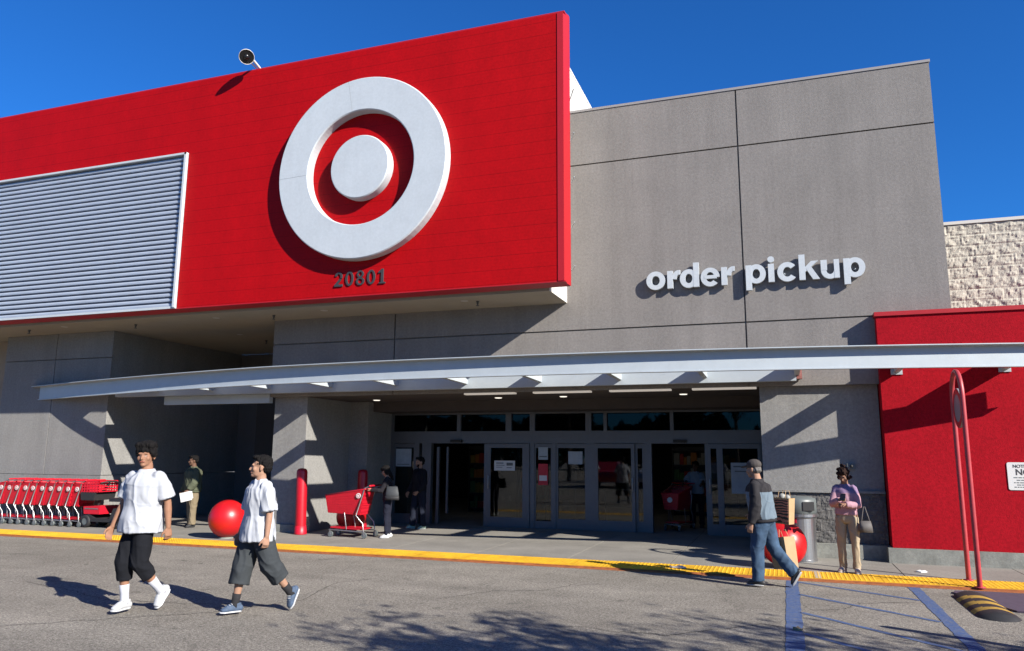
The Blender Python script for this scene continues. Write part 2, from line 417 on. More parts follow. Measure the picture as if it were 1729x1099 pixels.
# red sign box
g = MB(); g.box(-30,-4.0,13.50,19.72,4.81,10.08); wb(g, 'sign_box_body', CREAM)
g = MB(); g.box(-3.998,-3.99,13.5,19.7,4.815,10.12); g.box(-4.3,-3.98,13.5,19.7,10.08,10.13); wb(g, 'sign_box_return', WHITEST)
g = MB()
x0, x1, z0, z1, lx, lz0, lz1 = -30, -3.6, 4.90, 10.24, -12.44, 4.92, 8.50
g.box(lx, x1, 13.13, 13.41, z0, z1); g.box(x0, lx, 13.13, 13.41, lz1, z1)
wb(g, 'red_panel', REDP)
g = MB()  # chamfered trim
g.prism([(13.13, z1), (13.13, z1+.03), (13.36, z1+.05), (13.42, z1+.05), (13.42, z1)], x0, -3.575, axis='x')
g.prism([(13.13, z0), (13.13, z0-.02), (13.36, z0-.05), (13.42, z0-.05), (13.42, z0)], x0, -3.575, axis='x')
v = [(-3.6,13.13,z0-.02),(-3.6,13.13,z1+.03),(-3.55,13.36,z1+.05),(-3.55,13.36,z0-.05),(-3.55,13.42,z1+.05),(-3.55,13.42,z0-.05),(-3.6,13.42,z1+.03),(-3.6,13.42,z0-.02)]
g.add(v, [(0,3,2,1),(3,5,4,2),(5,7,6,4)])
g.box(-3.72,-3.601,13.118,13.13,z0,z1)
wb(g, 'panel_trim', REDTRIM)
for zz in (8.9, 8.0, 7.1, 6.2, 5.35):
    g = MB(); g.tube([(-3.99,14.7,zz),(-3.5,13.5,zz-.1)], [.012,.012], n=6); wb(g, 'panel_strut', METW)
g = MB(); n = 31; ph = (lz1-lz0-.06)/n
for k in range(n):
    zb = lz0 + .02 + k*ph
    g.prism([(13.20, zb), (13.125, zb+.012), (13.12, zb+.05), (13.175, zb+ph*.86), (13.20, zb+ph*.9), (13.25, zb+ph), (13.25, zb)], -30, lx-.07, axis='x')
wb(g, 'louver_panel', METB)
g = MB(); g.box(lx-.07, lx-.015, 13.06, 13.3, lz0-.01, lz1); g.box(-30, lx-.01, 13.06, 13.2, lz1-.045, lz1+.0)
g.box(-30, lx-.01, 13.09,13.3, lz0-.03,lz0+.02)
wb(g, 'louver_frame', WHITEP)
# soffit fittings
for px, py in ((-16.6,13.9),(-12.1,14.0),(-5.9,13.9),(-9.2,13.95),(-13.2,16.2)):
    g = MB(); g.lathe([(0,4.803),(.06,4.803),(.075,4.806),(.08,4.809)], (px,py,0), 20); g.v = [(x,y,z) for x,y,z in g.v]; wb(g, 'soffit_downlight', DOWNL2)
for px, py in ((-17.9,14.0),(-14.6,14.15),(-10.6,14.1),(-5.65,14.0),(-13.2,17.3)):
    g = MB(); g.lathe([(0,4.71),(.035,4.712),(.035,4.72),(.01,4.73),(.02,4.76),(.03,4.80),(.04,4.809)], (px,py,0), 12); wb(g, 'sprinkler_head', DARKM)
# entry soffit
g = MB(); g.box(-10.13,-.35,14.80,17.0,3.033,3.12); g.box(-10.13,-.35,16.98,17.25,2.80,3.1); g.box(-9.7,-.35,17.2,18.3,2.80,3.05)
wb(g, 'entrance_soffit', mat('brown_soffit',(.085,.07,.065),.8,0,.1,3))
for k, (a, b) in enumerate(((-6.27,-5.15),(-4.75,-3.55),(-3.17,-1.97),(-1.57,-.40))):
    g = MB(); g.box(a,b,14.84,14.99,3.000,3.032); wb(g, 'glow_strip', GLOWP)  # pale strips under the soffit's front edge, given a faint glow
for px in (-9.1,-6.0,-4.48,-1.89):
    g = MB(); g.lathe([(0,3.018),(.07,3.018),(.085,3.03)], (px,16.2,0), 16); wb(g, 'downlight', DOWNL)
# entrance glazing
DY = 18.0
g = MB()
g.box(-9.62,-.35,DY-.06,DY+.10,2.04,2.34); g.box(-9.62,-.35,DY-.05,DY+.09,2.76,2.82)
for a, b in ((-9.62,-9.56),(-7.76,-7.66),(-6.45,-6.30),(-5.82,-5.69),(-4.42,-4.28),(-3.98,-3.90),(-2.42,-2.34),(-.42,-.35)):
    g.box(a,b,DY-.055,DY+.095,2.34,2.76)
for a, b in ((-9.62,-9.52),(-8.92,-8.80),(-8.72,-8.46),(-5.82,-5.70),(-5.26,-5.16),(-4.40,-4.20),(-3.02,-2.86),(-1.66,-1.60),(-.45,-.35)):
    g.box(a,b,DY-.055,DY+.095,.032,2.04)
g.box(-9.62,-9.0,DY-.05,DY+.05,.033,.26)
wb(g, 'door_frame', FRAMEG)
g = MB()
for a, b in ((-9.56,-7.76),(-7.66,-6.45),(-6.30,-5.82),(-5.69,-4.42),(-4.28,-3.98),(-3.90,-2.42),(-2.34,-.42)):
    g.box(a,b,DY+.01,DY+.02,2.34,2.76)
wb(g, 'transom_glass', TGLASS)
def door(a, b, y, z0=.033, z1=2.03, side=.09, bot=.27, kind='sliding_door', mull=None):
    g = MB(); t = .05
    g.box(a,a+side,y,y+t,z0,z1); g.box(b-side,b,y,y+t,z0,z1); g.box(a+side,b-side,y,y+t,z0,bot); g.box(a+side,b-side,y,y+t,z1-.1,z1)
    if mull: g.box(mull,mull+.05,y+.001,y+t-.001,bot,z1-.1)
    d = wb(g, kind, FRAMEG)
    g = MB(); g.box(a+side,b-side,y+.02,y+.028,bot,z1-.1); g.v = [(x,yy-14.75,z) for x,yy,z in g.v]; g.build('glass', GLASS, d)
    return d
door(-9.52,-8.92,DY-.04,side=.04)
D1 = door(-6.99,-5.82,DY-.10,side=.17); door(-6.95,-6.1,DY+.04)
door(-5.70,-5.26,DY-.03,side=.03,bot=.2)
door(-5.16,-4.40,DY-.03,side=.05)
D3 = door(-4.20,-3.25,DY-.10,side=.08); door(-3.25,-3.02,DY-.03,side=.06)
D4 = door(-1.60,-.45,DY-.10,side=.07); 
g = MB(); g.box(-1.40,-1.27,DY-.115,DY-.05,.033,2.0); wb(g,'door_stile',FRAMEG)
g = MB(); g.box(-8.35,-8.28,DY+.05,DY+.12,.04,1.95); g.box(-8.10,-8.05,DY+.1,DY+.15,.3,1.95); wb(g,'door_stile',FRAMEG)
for x in (-7.9,-2.35):
    g = MB(); g.box(x,x+.3,DY-.14,DY-.062,2.06,2.13); wb(g, 'door_sensor', DARKP)
def poster(x0, x1, z0, z1, y, m1, m2=None, bars=(), name='door_notice', par=None):
    g = MB(); g.box(x0,x1,y-.006,y,z0,z1,0)
    for (a,b,c,d) in bars: g.box(x0+(x1-x0)*a, x0+(x1-x0)*b, y-.009, y-.0062, z0+(z1-z0)*c, z0+(z1-z0)*d, 1)
    wb(g, name, [m1, m2 or DARKP])
POST = mat('poster_blue_white',(.45,.52,.58),.6,0,.15,6)
poster(-6.72,-6.18,1.38,1.62,DY-.10,WPAPER,GRP,[(.1,.45,.7,.8),(.1,.5,.5,.56),(.1,.4,.3,.36),(.6,.9,.5,.8),(.6,.85,.25,.33)])
poster(-1.10,-.56,.95,1.62,DY-.12,POST,GRP,[(.1,.9,.85,.9),(.15,.7,.7,.74)])
poster(-9.46,-9.02,1.45,1.9,DY-.05,POST,GRP,[(.1,.9,.1,.14)])
poster(-5.60,-5.36,1.05,1.55,DY-.04,REDPL,WPAPER,[(.1,.9,.2,.45)])
poster(-5.60,-5.36,1.65,1.95,DY-.04,POST,GRP,[(.1,.9,.2,.3)])
poster(-4.85,-4.5,1.55,1.85,DY-.04,POST,GRP)
for d_, x_ in ((D1,-6.86),(D3,-3.30),(D4,-1.56)):
    g = MB(); g.tube([(x_,DY-.16,.95),(x_,DY-.16,1.25)],[.012,.012],n=8); g.tube([(x_,DY-.16,.97),(x_,DY-.10,.97)],[.008]*2,n=6); g.tube([(x_,DY-.16,1.23),(x_,DY-.10,1.23)],[.008]*2,n=6)
    g.v = [(x,yy-14.75,z) for x,yy,z in g.v]; g.build('handle', STEEL, d_, True)
# hand rails inside
g = MB()
for y in (18.6,):
    for a,b in ((-5.6,-3.3),): 
        g.tube([(a,y,.95),(b,y,.95)],[.02,.02],n=8); g.tube([(a,y,.55),(b,y,.55)],[.015,.015],n=8)
        for x in (a,a+.75,a+1.5,b): g.tube([(x,y,.03),(x,y,.95)],[.02,.02],n=8)
wb(g, 'vestibule_rail', STEEL)
# interior shell
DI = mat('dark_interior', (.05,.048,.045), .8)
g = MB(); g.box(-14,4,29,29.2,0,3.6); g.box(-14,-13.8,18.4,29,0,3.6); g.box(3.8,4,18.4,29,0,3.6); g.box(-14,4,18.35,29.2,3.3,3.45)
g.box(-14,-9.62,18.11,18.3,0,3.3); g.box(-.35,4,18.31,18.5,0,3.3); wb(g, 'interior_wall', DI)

for k in range(5):
    g = MB(); g.box(-9.5+k*2.2,-8.3+k*2.2,21.5+.8*(k%2),21.65+.8*(k%2),3.24,3.29); wb(g, 'ceiling_light', mat('interior_light',(.8,.8,.75),.4,0,emit=((1,.93,.8),.7)))
# shelving inside, seen through the open doors
def shelf(x, y, label, cols):
    t = thing('store_shelf', label, 'shelf', (x, y, .03))
    g = MB()
    for z in (.1,.55,1.0,1.45,1.9): g.box(-.9,.9,-.2,.2,z,z+.03)
    g.box(-.92,-.9,-.2,.2,0,2.0); g.box(.9,.92,-.2,.2,0,2.0); g.box(-.9,.9,.16,.2,0,2.0); g.build('shelf_frame', DARKM, t)
    g = MB()
    for z in (.13,.58,1.03,1.48):
        xx = -.88
        while xx < .8:
            wd = random.uniform(.08,.2); h = random.uniform(.18,.36)
            g.box(xx,xx+wd-.01,-.15,.1,z,z+h,random.randrange(len(cols))); xx += wd
    o = g.build('boxed_goods', cols, t); o['kind'] = 'stuff'
GC = [mat('goods_yellow',(.4,.27,.04)), mat('goods_red',(.5,.03,.03)), mat('goods_orange',(.55,.2,.03)), mat('goods_white',(.35,.35,.32)), mat('goods_green',(.08,.2,.06))]
shelf(-8.3,22.5,'dim shelf of yellow and red goods inside the left open doorway',GC)
shelf(-2.2,23.6,'dim shelf of mixed goods behind the shopper in the right doorway',GC)
shelf(-6.0,22.0,'dim shelf of goods behind the glass door with the white notice',GC)

# ------------------------------------------------------------------ canopy
cn = thing('entrance_canopy', 'long curved pale steel canopy projecting over the entrance walk', 'canopy', (-4.8, 14.4, 3.1))
def cy(x):
    c = .0098 if x < -4.8 else .0118
    return 12.98 + c*(x+4.8)**2
def cz(x): return 3.18 if x > -10 else 3.18 - .08*(-10-x)/8.4
X = [-18.45 + i*(22.8)/60 for i in range(61)]
def sweep(prof, X, mi=0):
    g = MB(); n = len(prof); vs = []
    for x in X:
        for (d, z) in prof: vs.append((x+4.8, cy(x)+d-14.4, cz(x)+z-3.1))
    fs = [(i*n+k, i*n+(k+1)%n, (i+1)*n+(k+1)%n, (i+1)*n+k) for i in range(len(X)-1) for k in range(n)]
    fs += [tuple(range(n)), tuple(range((len(X)-1)*n, len(X)*n))[::-1]]
    return g.add(vs, fs, mi)
sweep([(-.145,.345),(-.145,.330),(0,.322),(0,.012),(-.012,.010),(-.012,-.012),(.10,-.012),(.10,.0),(.03,.006),(.03,.345)], X).build('front_beam', METW, cn)
def cb_(g, name, m_, par=cn):
    g.v = [(x+4.8, y-14.4, z-3.1) for x,y,z in g.v]; return g.build(name, m_, par)
g = MB(); g.box(-15.5,.30,14.58,14.72,3.105,3.42); cb_(g, 'rear_beam', METW)
g = MB(); g.box(-14.1,-11.06,14.73,14.86,2.90,3.10); cb_(g, 'rear_beam_extension', METW)
g = MB(); g.box(.305,.40,14.60,14.72,3.14,3.42); cb_(g, 'beam_end_plate', mat('primer_red',(.35,.13,.11),.6))
for k in range(-1, 12):
    xb = -14.18 + 1.61*k
    y0 = cy(xb) + .03; yr = 14.58 if xb < .3 else (14.74 if xb < 1.5 else 14.53)
    g = MB(); t = .045
    poly = [(y0, cz(xb)+.045), (y0, cz(xb)+.33), (yr, 3.50 if xb > -15 else 3.42), (yr, 3.20)]
    g.prism(poly, xb-t, xb+t, axis='x')
    g.box(xb-.09,xb+.09,yr-.02,yr+.0,3.16,3.54) if xb > .3 else None
    cb_(g, 'bracket', METW)

# ------------------------------------------------------------------ signs
def arcpoly(cx, cz_, rx, rz, tx, tz, a0, a1, n=40):
    out = [(cx+rx*math.cos(R(a0+(a1-a0)*i/n)), cz_+rz*math.sin(R(a0+(a1-a0)*i/n))) for i in range(n+1)]
    inn = [(cx+(rx-tx)*math.cos(R(a0+(a1-a0)*i/n)), cz_+(rz-tz)*math.sin(R(a0+(a1-a0)*i/n))) for i in range(n+1)]
    return out, inn
def arc(g, cx, c_z, rx, rz, tx, tz, a0, a1, y0, y1, n=40):
    o, i_ = arcpoly(cx, c_z, rx, rz, tx, tz, a0, a1, n); vs = []
    for (a, b), (c, d) in zip(o, i_): vs += [(a,y0,b),(c,y0,d),(a,y1,b),(c,y1,d)]
    fs = []
    for k in range(n):
        p = 4*k; q = p+4
        fs += [(p,q,q+1,p+1),(p+2,p+3,q+3,q+2),(p,p+2,q+2,q),(p+1,q+1,q+3,p+3)]
    if abs(a1-a0) < 360: fs += [(0,1,3,2),(4*n,4*n+2,4*n+3,4*n+1)]
    return g.add(vs, fs)
def poly(g, pts, y0, y1): return g.prism(pts, y0, y1)
def letter(ch, y0=0, y1=.1):
    """strokes in x-height units; returns mesh builder and advance"""
    g = MB(); T = .315; P = -.003
    def stem(x, a, b, w_=T, dy=P): g.box(x, x+w_, y0+dy, y1, a, b)
    if ch in 'oOdpb':
        pass
    if ch == 'o': arc(g,.56,.5,.54,.53,.31,.26,0,360,y0,y1); adv=1.15
    elif ch == 'r':
        stem(.07,0,1); arc(g,.72,.46,.40,.56,.27,.27,92,172,y0,y1); adv=.76
        g.box(.70,.80,y0-.001,y1,.755,1.02)
    elif ch == 'd': arc(g,.52,.5,.50,.53,.30,.26,0,360,y0,y1); stem(.775,0,1.38); adv=1.17
    elif ch == 'e': arc(g,.53,.5,.52,.53,.30,.25,-2,318,y0,y1); g.box(.2,.9,y0+P,y1,.41,.60); adv=1.07
    elif ch == 'p': arc(g,.63,.5,.50,.53,.30,.26,0,360,y0,y1); stem(.07,-.38,1); adv=1.17
    elif ch == 'i': stem(.09,0,1); arc(g,.25,1.25,.175,.165,.174,.164,0,360,y0,y1,20); adv=.55
    elif ch == 'c': arc(g,.53,.5,.52,.53,.30,.26,38,322,y0,y1); adv=1.06
    elif ch == 'k':
        stem(.07,0,1.38); poly(g,[(.30,.35),(.30,.62),(.70,1.0),(1.05,1.0)],y0,y1-.002); poly(g,[(.42,.60),(.64,.78),(1.1,0),(.76,0)],y0-.002,y1-.004); adv=1.1
    elif ch == 'u':
        arc(g,.53,.46,.46,.49,.27,.25,180,360,y0,y1); stem(.07,.45,1); stem(.73,0,1,.26); adv=1.13
    elif ch == ' ': adv=.55
    elif ch == '0': arc(g,.32,.5,.30,.5,.14,.13,0,360,y0,y1); adv=.80
    elif ch == '8': arc(g,.32,.27,.30,.28,.13,.12,0,360,y0,y1); arc(g,.32,.76,.25,.25,.12,.11,0,360,y0-.002,y1); adv=.80
    elif ch == '2':
        arc(g,.31,.70,.28,.30,.14,.13,-30,175,y0,y1); poly(g,[(.02,.0),(.02,.12),(.40,.56),(.54,.50),(.25,.14),(.25,0)],y0-.002,y1); g.box(.02,.62,y0-.004,y1,0,.15); adv=.80
    elif ch == '1': g.box(.24,.41,y0-.002,y1,0,1); poly(g,[(.05,.70),(.05,.83),(.26,.97),(.26,.78)],y0,y1); g.box(.10,.55,y0-.004,y1,0,.09); adv=.6
    return g, adv
def word(text, parent, x0, x1, zb, yf, depth, h, m_, names='letter'):
    tot = sum(letter(c)[1] for c in text); sx = (x1-x0)/tot; x = x0
    for c in text:
        g, adv = letter(c, 0, 1)
        if g.v:
            g.v = [(x+a*sx, yf+b*depth if b > .5 else yf+b, zb+c_*h) for a,b,c_ in g.v]
            off = parent.location
            g.v = [(a-off.x,b-off.y,c_-off.z) for a,b,c_ in g.v]
            g.build(names, m_, parent)
        x += adv*sx
ps = thing('pickup_sign', 'white raised letters reading order pickup on the grey tower wall', 'sign', (-.4, 14.75, 5.1))
word('order pickup', ps, -2.36, 1.58, 4.955, 14.635, .08, .345, WHITEP)
for x in (-2.1,-1.1,-.4,.2,.9,1.4):
    g = MB(); g.tube([(x+.4,-.0,.0),(x+.4,-.09,.0)],[.012,.012],n=6); g.build('standoff', METW, ps)
an = thing('address_number', 'dark street number 20801 on the red panel under the round emblem', 'sign', (-7.9, 13.13, 5.25))
word('20801', an, -8.44, -7.26, 5.10, 13.108, .02, .30, CHAR, 'digit')
em = thing('round_emblem', 'large white ring and disc emblem raised on the red panel', 'sign', (-7.86, 13.13, 7.54))
def ringmesh(ro, ri, y0, y1, name, ch=.02):
    n = 96
    prof = [(ri, y1), (ri, y0+ch), (ri+ch, y0), (ro-ch, y0), (ro, y0+ch), (ro, y1)] if ri > 0 else [(0.001, y0), (ro-ch, y0), (ro, y0+ch), (ro, y1)]
    g = MB(); g.lathe(prof, n=n, axis='y')
    o = g.build(name, WHITEP, em)
    for p in o.data.polygons: p.use_smooth = False
    return o
ringmesh(1.94, 1.225, -.21, 0, 'ring'); ringmesh(.675, 0, -.21, 0, 'disc')
for k in range(2):
    a = R(100+82*k); g = MB(); g.tube([(1.26*math.cos(a),-.2105,1.26*math.sin(a)),(1.93*math.cos(a),-.2105,1.93*math.sin(a))],[.002,.002],n=4); g.build('ring_seam', GRP, em)
# roof flood light
fl = thing('flood_light', 'cream dish floodlight on a bent arm above the red panel edge', 'lamp', (-10.73, 13.4, 10.33))
g = MB(); g.tube([(0,0,-.05),(.01,-.22,.02),(.02,-.45,.08),(.0,-.56,.12)],[.028,.028,.028,.03],n=10); g.build('arm', WHITEST, fl, True)
g = MB(); g.tube([(-.03,0,-.05),(-.06,-.38,.03)],[.014,.014],n=6); g.build('stay', WHITEST, fl, True)
Mh = Matrix.Translation((-.02,-.60,.07)) @ Matrix.Rotation(R(-40),4,'X') @ Matrix.Rotation(R(-30),4,'Y') @ Matrix.Scale(.62,4)
g = MB(); g.lathe([(.0,.20),(.10,.19),(.2,.13),(.26,.03),(.27,-.05),(.255,-.05),(.245,.02),(.18,.10),(0,.14)], n=28); g.v=[tuple(Mh@Vector(p)) for p in g.v]; g.build('shade', WHITEST, fl, True)
g = MB(); g.lathe([(0,-.03),(.25,-.03)], n=28); g.ell((0,0,-.03),(.10,.10,.08)); g.v=[tuple(Mh@Vector(p)) for p in g.v]; g.build('lens', mat('dark_lens',(.015,.015,.017),.25), fl, True)
# notice sign
ns = thing('notice_sign', 'small white notice plate screwed to the red wall', 'sign', (3.7, 14.53, 1.47))
def rrect(a, b, c, d, r, n=5):
    out = []
    for cx, cz_, s0 in ((b-r,d-r,0),(a+r,d-r,90),(a+r,c+r,180),(b-r,c+r,270)):
        out += [(cx+r*math.cos(R(s0+90*i/n)), cz_+r*math.sin(R(s0+90*i/n))) for i in range(n+1)]
    return out
g = MB(); g.prism(rrect(-.28,.28,-.22,.22,.03), -.012, -.002); g.build('plate', WPAPER, ns)
def txt(s, size, x, z, y, m_, par, name='lettering', ext=.001, align='LEFT'):
    c = bpy.data.curves.new(name, 'FONT'); c.body = s; c.size = size; c.extrude = ext; c.offset = size*.018; c.align_x = align
    tmp = bpy.data.objects.new(name, c); C.objects.link(tmp); bpy.context.view_layer.update()
    me = bpy.data.meshes.new_from_object(tmp.evaluated_get(bpy.context.evaluated_depsgraph_get())); bpy.data.objects.remove(tmp)
    o = bpy.data.objects.new(name, me); C.objects.link(o); me.materials.clear(); me.materials.append(m_)
    o.parent = par; o.rotation_euler = (R(90),0,0); o.location = (x, y, z); return o
txt('NOTICE', .07, -.20, .135, -.0135, CHAR, ns); txt('NO', .135, -.17, .02, -.0135, CHAR, ns)
g = MB()
for i, zz in enumerate((-.03,-.07,-.11,-.145,-.18)):
    x = -.20 + (.04 if i in (1,3) else 0)
    while x < .2:
        wd = random.uniform(.02,.06); g.box(x,x+wd,-.0135,-.0125,zz,zz+.014); x += wd+.012
g.build('small_print', GRP, ns)
# security camera / buzzer on side wall
sc_ = thing('wall_camera', 'small dark camera box on the shaded grey wall', 'camera', (1.13, 14.87, 1.60))
g = MB(); g.box(-.07,.07,-.06,0,-.05,.05); g.build('housing', GRP, sc_)
g = MB(); g.tube([(0,-.05,0),(0,-.09,0)],[.03,.025],n=12); g.build('lens', DARKP, sc_)

# hoop sign at the curb
hs = thing('hoop_sign_post', 'tall red steel hoop frame with a round sign disc at the kerb', 'sign post', (2.42, 12.53, .03))
hw = .33; pts = [(0,-hw,0)] + [(0,-hw,z) for z in (1,2,2.3)] + [(0,-hw*math.cos(R(a)),2.58+hw*1.15*math.sin(R(a))) for a in range(0,181,15)] + [(0,hw,z) for z in (2.3,2,1,0)]
g = MB(); g.tube(pts, [.034]*len(pts), n=14); 
for s_ in (-1,1): g.lathe([(.0,.004),(.07,.004),(.07,.014),(.035,.016)],(0,s_*hw,0),16)
g.build('hoop', mat('red_steel',(.50,.05,.06),.45,0,.15,6), hs, True)
g = MB(); g.lathe([(0,-.012),(.285,-.012),(.285,.012),(0,.012)], (0,0,2.43), 40, axis='x'); g.build('sign_disc', mat('sign_grey',(.30,.30,.33),.4), hs)
g = MB(); g.lathe([(.20,-.014),(.282,-.014),(.282,-.010),(.20,-.010)], (0,0,2.43), 40, axis='x'); g.build('sign_rim', REDPL, hs)
for dy in (-.30,.30):
    g = MB(); g.box(-.012,.012,min(dy,dy*.93)-.02,max(dy,dy*.93)+.02,2.41,2.45); g.build('clamp', STEEL, hs)

# speed bump
sb = thing('speed_bump', 'black rubber speed bump with yellow stripes lying near the blue lines', 'speed bump', (2.18, 10.85, 0))
g = MB(); nL, nW = 36, 14; Lb, Wb = 1.75, .44; vs = []
for i in range(nL+1):
    for j in range(nW+1):
        t = -1+2*i/nL; s_ = -1+2*j/nW; wscale = math.sqrt(max(0,1-max(0,abs(t)-.72)**2/.0784))
        h = .075*max(0,math.cos(s_*math.pi/2))**.7*min(1,(1-abs(t))/.16)
        vs.append((s_*Wb/2*wscale, t*Lb/2, .002+h))
for i in range(nL):
    for j in range(nW):
        tt = i/nL; st = 1 if (tt > .18 and tt < .80 and int((tt+.04*j/nW*1.0)*9.0+.4) % 2 == 0) else 0
        g.add([vs[i*(nW+1)+j],vs[i*(nW+1)+j+1],vs[(i+1)*(nW+1)+j+1],vs[(i+1)*(nW+1)+j]], [(0,1,2,3)], st)
g.build('bump_body', [RUBBER, mat('worn_yellow',(.50,.30,.04),.8,0,.3,14)], sb, True)
rm = MB(); vs = []
n = 24
outl = [(2.02,11.75),(2.06,11.9),(2.3,11.97),(4.6,11.97),(4.6,10.7),(2.9,10.55),(2.46,10.62)]  # outline of a dark purplish sheet that stands in for a ground shadow
rm.prism(outl, .001, .022, axis='z'); o = rm.build('shadow_sheet', mat('shadow_tone',(.085,.06,.095),.85,0,.2,12)); tag(o, 'flat dark sheet standing in for the shadow on the asphalt behind the speed bump', 'mat')
# ------------------------------------------------------------------ bollards, balls, bin, litter
def bollard(loc, label, h, tilt=0):
    t = thing('bollard', label, 'bollard', loc, 0, 'red bollards by the entrance'); t.rotation_euler = (0, tilt, 0)
    g = MB(); g.lathe([(.118,.0),(.118,h-.10),(.112,h-.05),(.085,h-.015),(.04,h),(0,h+.004)], n=28); g.build('sleeve', mat('red_plastic_sleeve',(.55,.008,.02),.35,0,.08,6), t, True)
    g = MB(); g.lathe([(.0,.0),(.135,.0),(.135,.02),(.122,.18),(.118,.182)], n=28); g.build('base_collar', REDPL, t, True)
    return t
bollard((-9.97,14.62,.03), 'tall red plastic bollard in front of the grey entrance column', 1.41, R(-1.5))
bollard((-9.62,16.58,.03), 'shaded red bollard deeper under the entrance behind the cart', 1.36)
BUMPG = 'big red balls on the sidewalk'
def ball(loc, label, r):
    t = thing('ball_bollard', label, 'ball', loc, 0, BUMPG)
    g = MB(); g.ell((0,0,r+.012),(r,r,r),n=48,k=32); g.build('sphere', REDGL, t, True)
    g = MB(); g.lathe([(.0,.0),(.16,.0),(.16,.02),(.13,.03)],n=24); g.build('foot_ring', CURBC, t)
ball((-10.90,13.38,.03), 'glossy red ball beside the boy in grey shorts', .38)
ball((-.06,13.25,.03), 'red ball behind the paper bag at the steel bin', .355)
ball((-9.22,15.45,.03), 'red ball partly hidden behind the shopping cart', .33)
# bin
tb = thing('litter_bin', 'round brushed steel litter bin with a dark hood top', 'bin', (.20, 14.28, .03)); tb.scale = (1.2,1.2,1.0)
g = MB(); g.lathe([(0,0),(.235,0),(.235,.03),(.225,.035),(.225,.70),(.245,.72),(.245,.76),(0,.76)], n=40); g.build('can', STEELB, tb, False)
for p in tb.children if False else []: pass
g = MB(); g.lathe([(.26,.73),(.265,.735),(.265,.775),(.23,.78),(.0,.78)], n=40); g.build('rim', STEELB, tb)
g = MB(); g.lathe([(.23,.78),(.25,.80),(.25,1.0),(.235,1.03),(.15,1.06),(0,1.07)], n=40); g.build('hood', GRP, tb, True)
g = MB(); g.box(.02,.17,-.262,-.20,.84,.98, M=Matrix.Rotation(R(10),4,'Z')); g.build('opening', DARKP, tb)
g = MB(); g.box(-.09,.02,-.236,-.222,.63,.70, M=Matrix.Rotation(R(-12),4,'Z')); g.build('label_sticker', REDPL, tb)
def litter(x, y, z, s_, label, m_, name='paper_scrap'):
    g = MB(); pts = [(s_*random.uniform(.7,1.2)*math.cos(a), s_*.6*random.uniform(.7,1.2)*math.sin(a)) for a in [k*math.pi/4 for k in range(8)]]
    top = [(a,b,.008+random.uniform(0,.03)) for a,b in pts]; bot = [(a,b,.002) for a,b in pts]
    g.add(top+bot, [tuple(range(8)), tuple(range(15,7,-1))]+[(k,k+8,(k+1)%8+8,(k+1)%8) for k in range(8)])
    o = g.build(name, m_); o.location = (x,y,z); tag(o, label, 'litter' if name=='paper_scrap' else 'leaf')
litter(-1.62,12.5,.042,.11,'crumpled white receipt lying on the yellow strip',WPAPER)
litter(1.9,13.5,.03,.08,'small white paper scrap on the pavement before the red wall',WPAPER)
litter(.06,8.72,.005,.05,'dry tan leaf lying on the left blue line',PAPER,'dry_leaf')
mh = MB(); mh.lathe([(0,.006),(.30,.006),(.33,.012),(.36,.002)], n=36); mh.lathe([(0,.012),(.25,.012)], n=36)
o = mh.build('drain_cover', mat('cast_iron',(.06,.06,.06),.6,.5,.2,20)); o.location=(-5.95,5.1,.0); tag(o,'round iron drain cover at the bottom edge of the asphalt','drain cover')

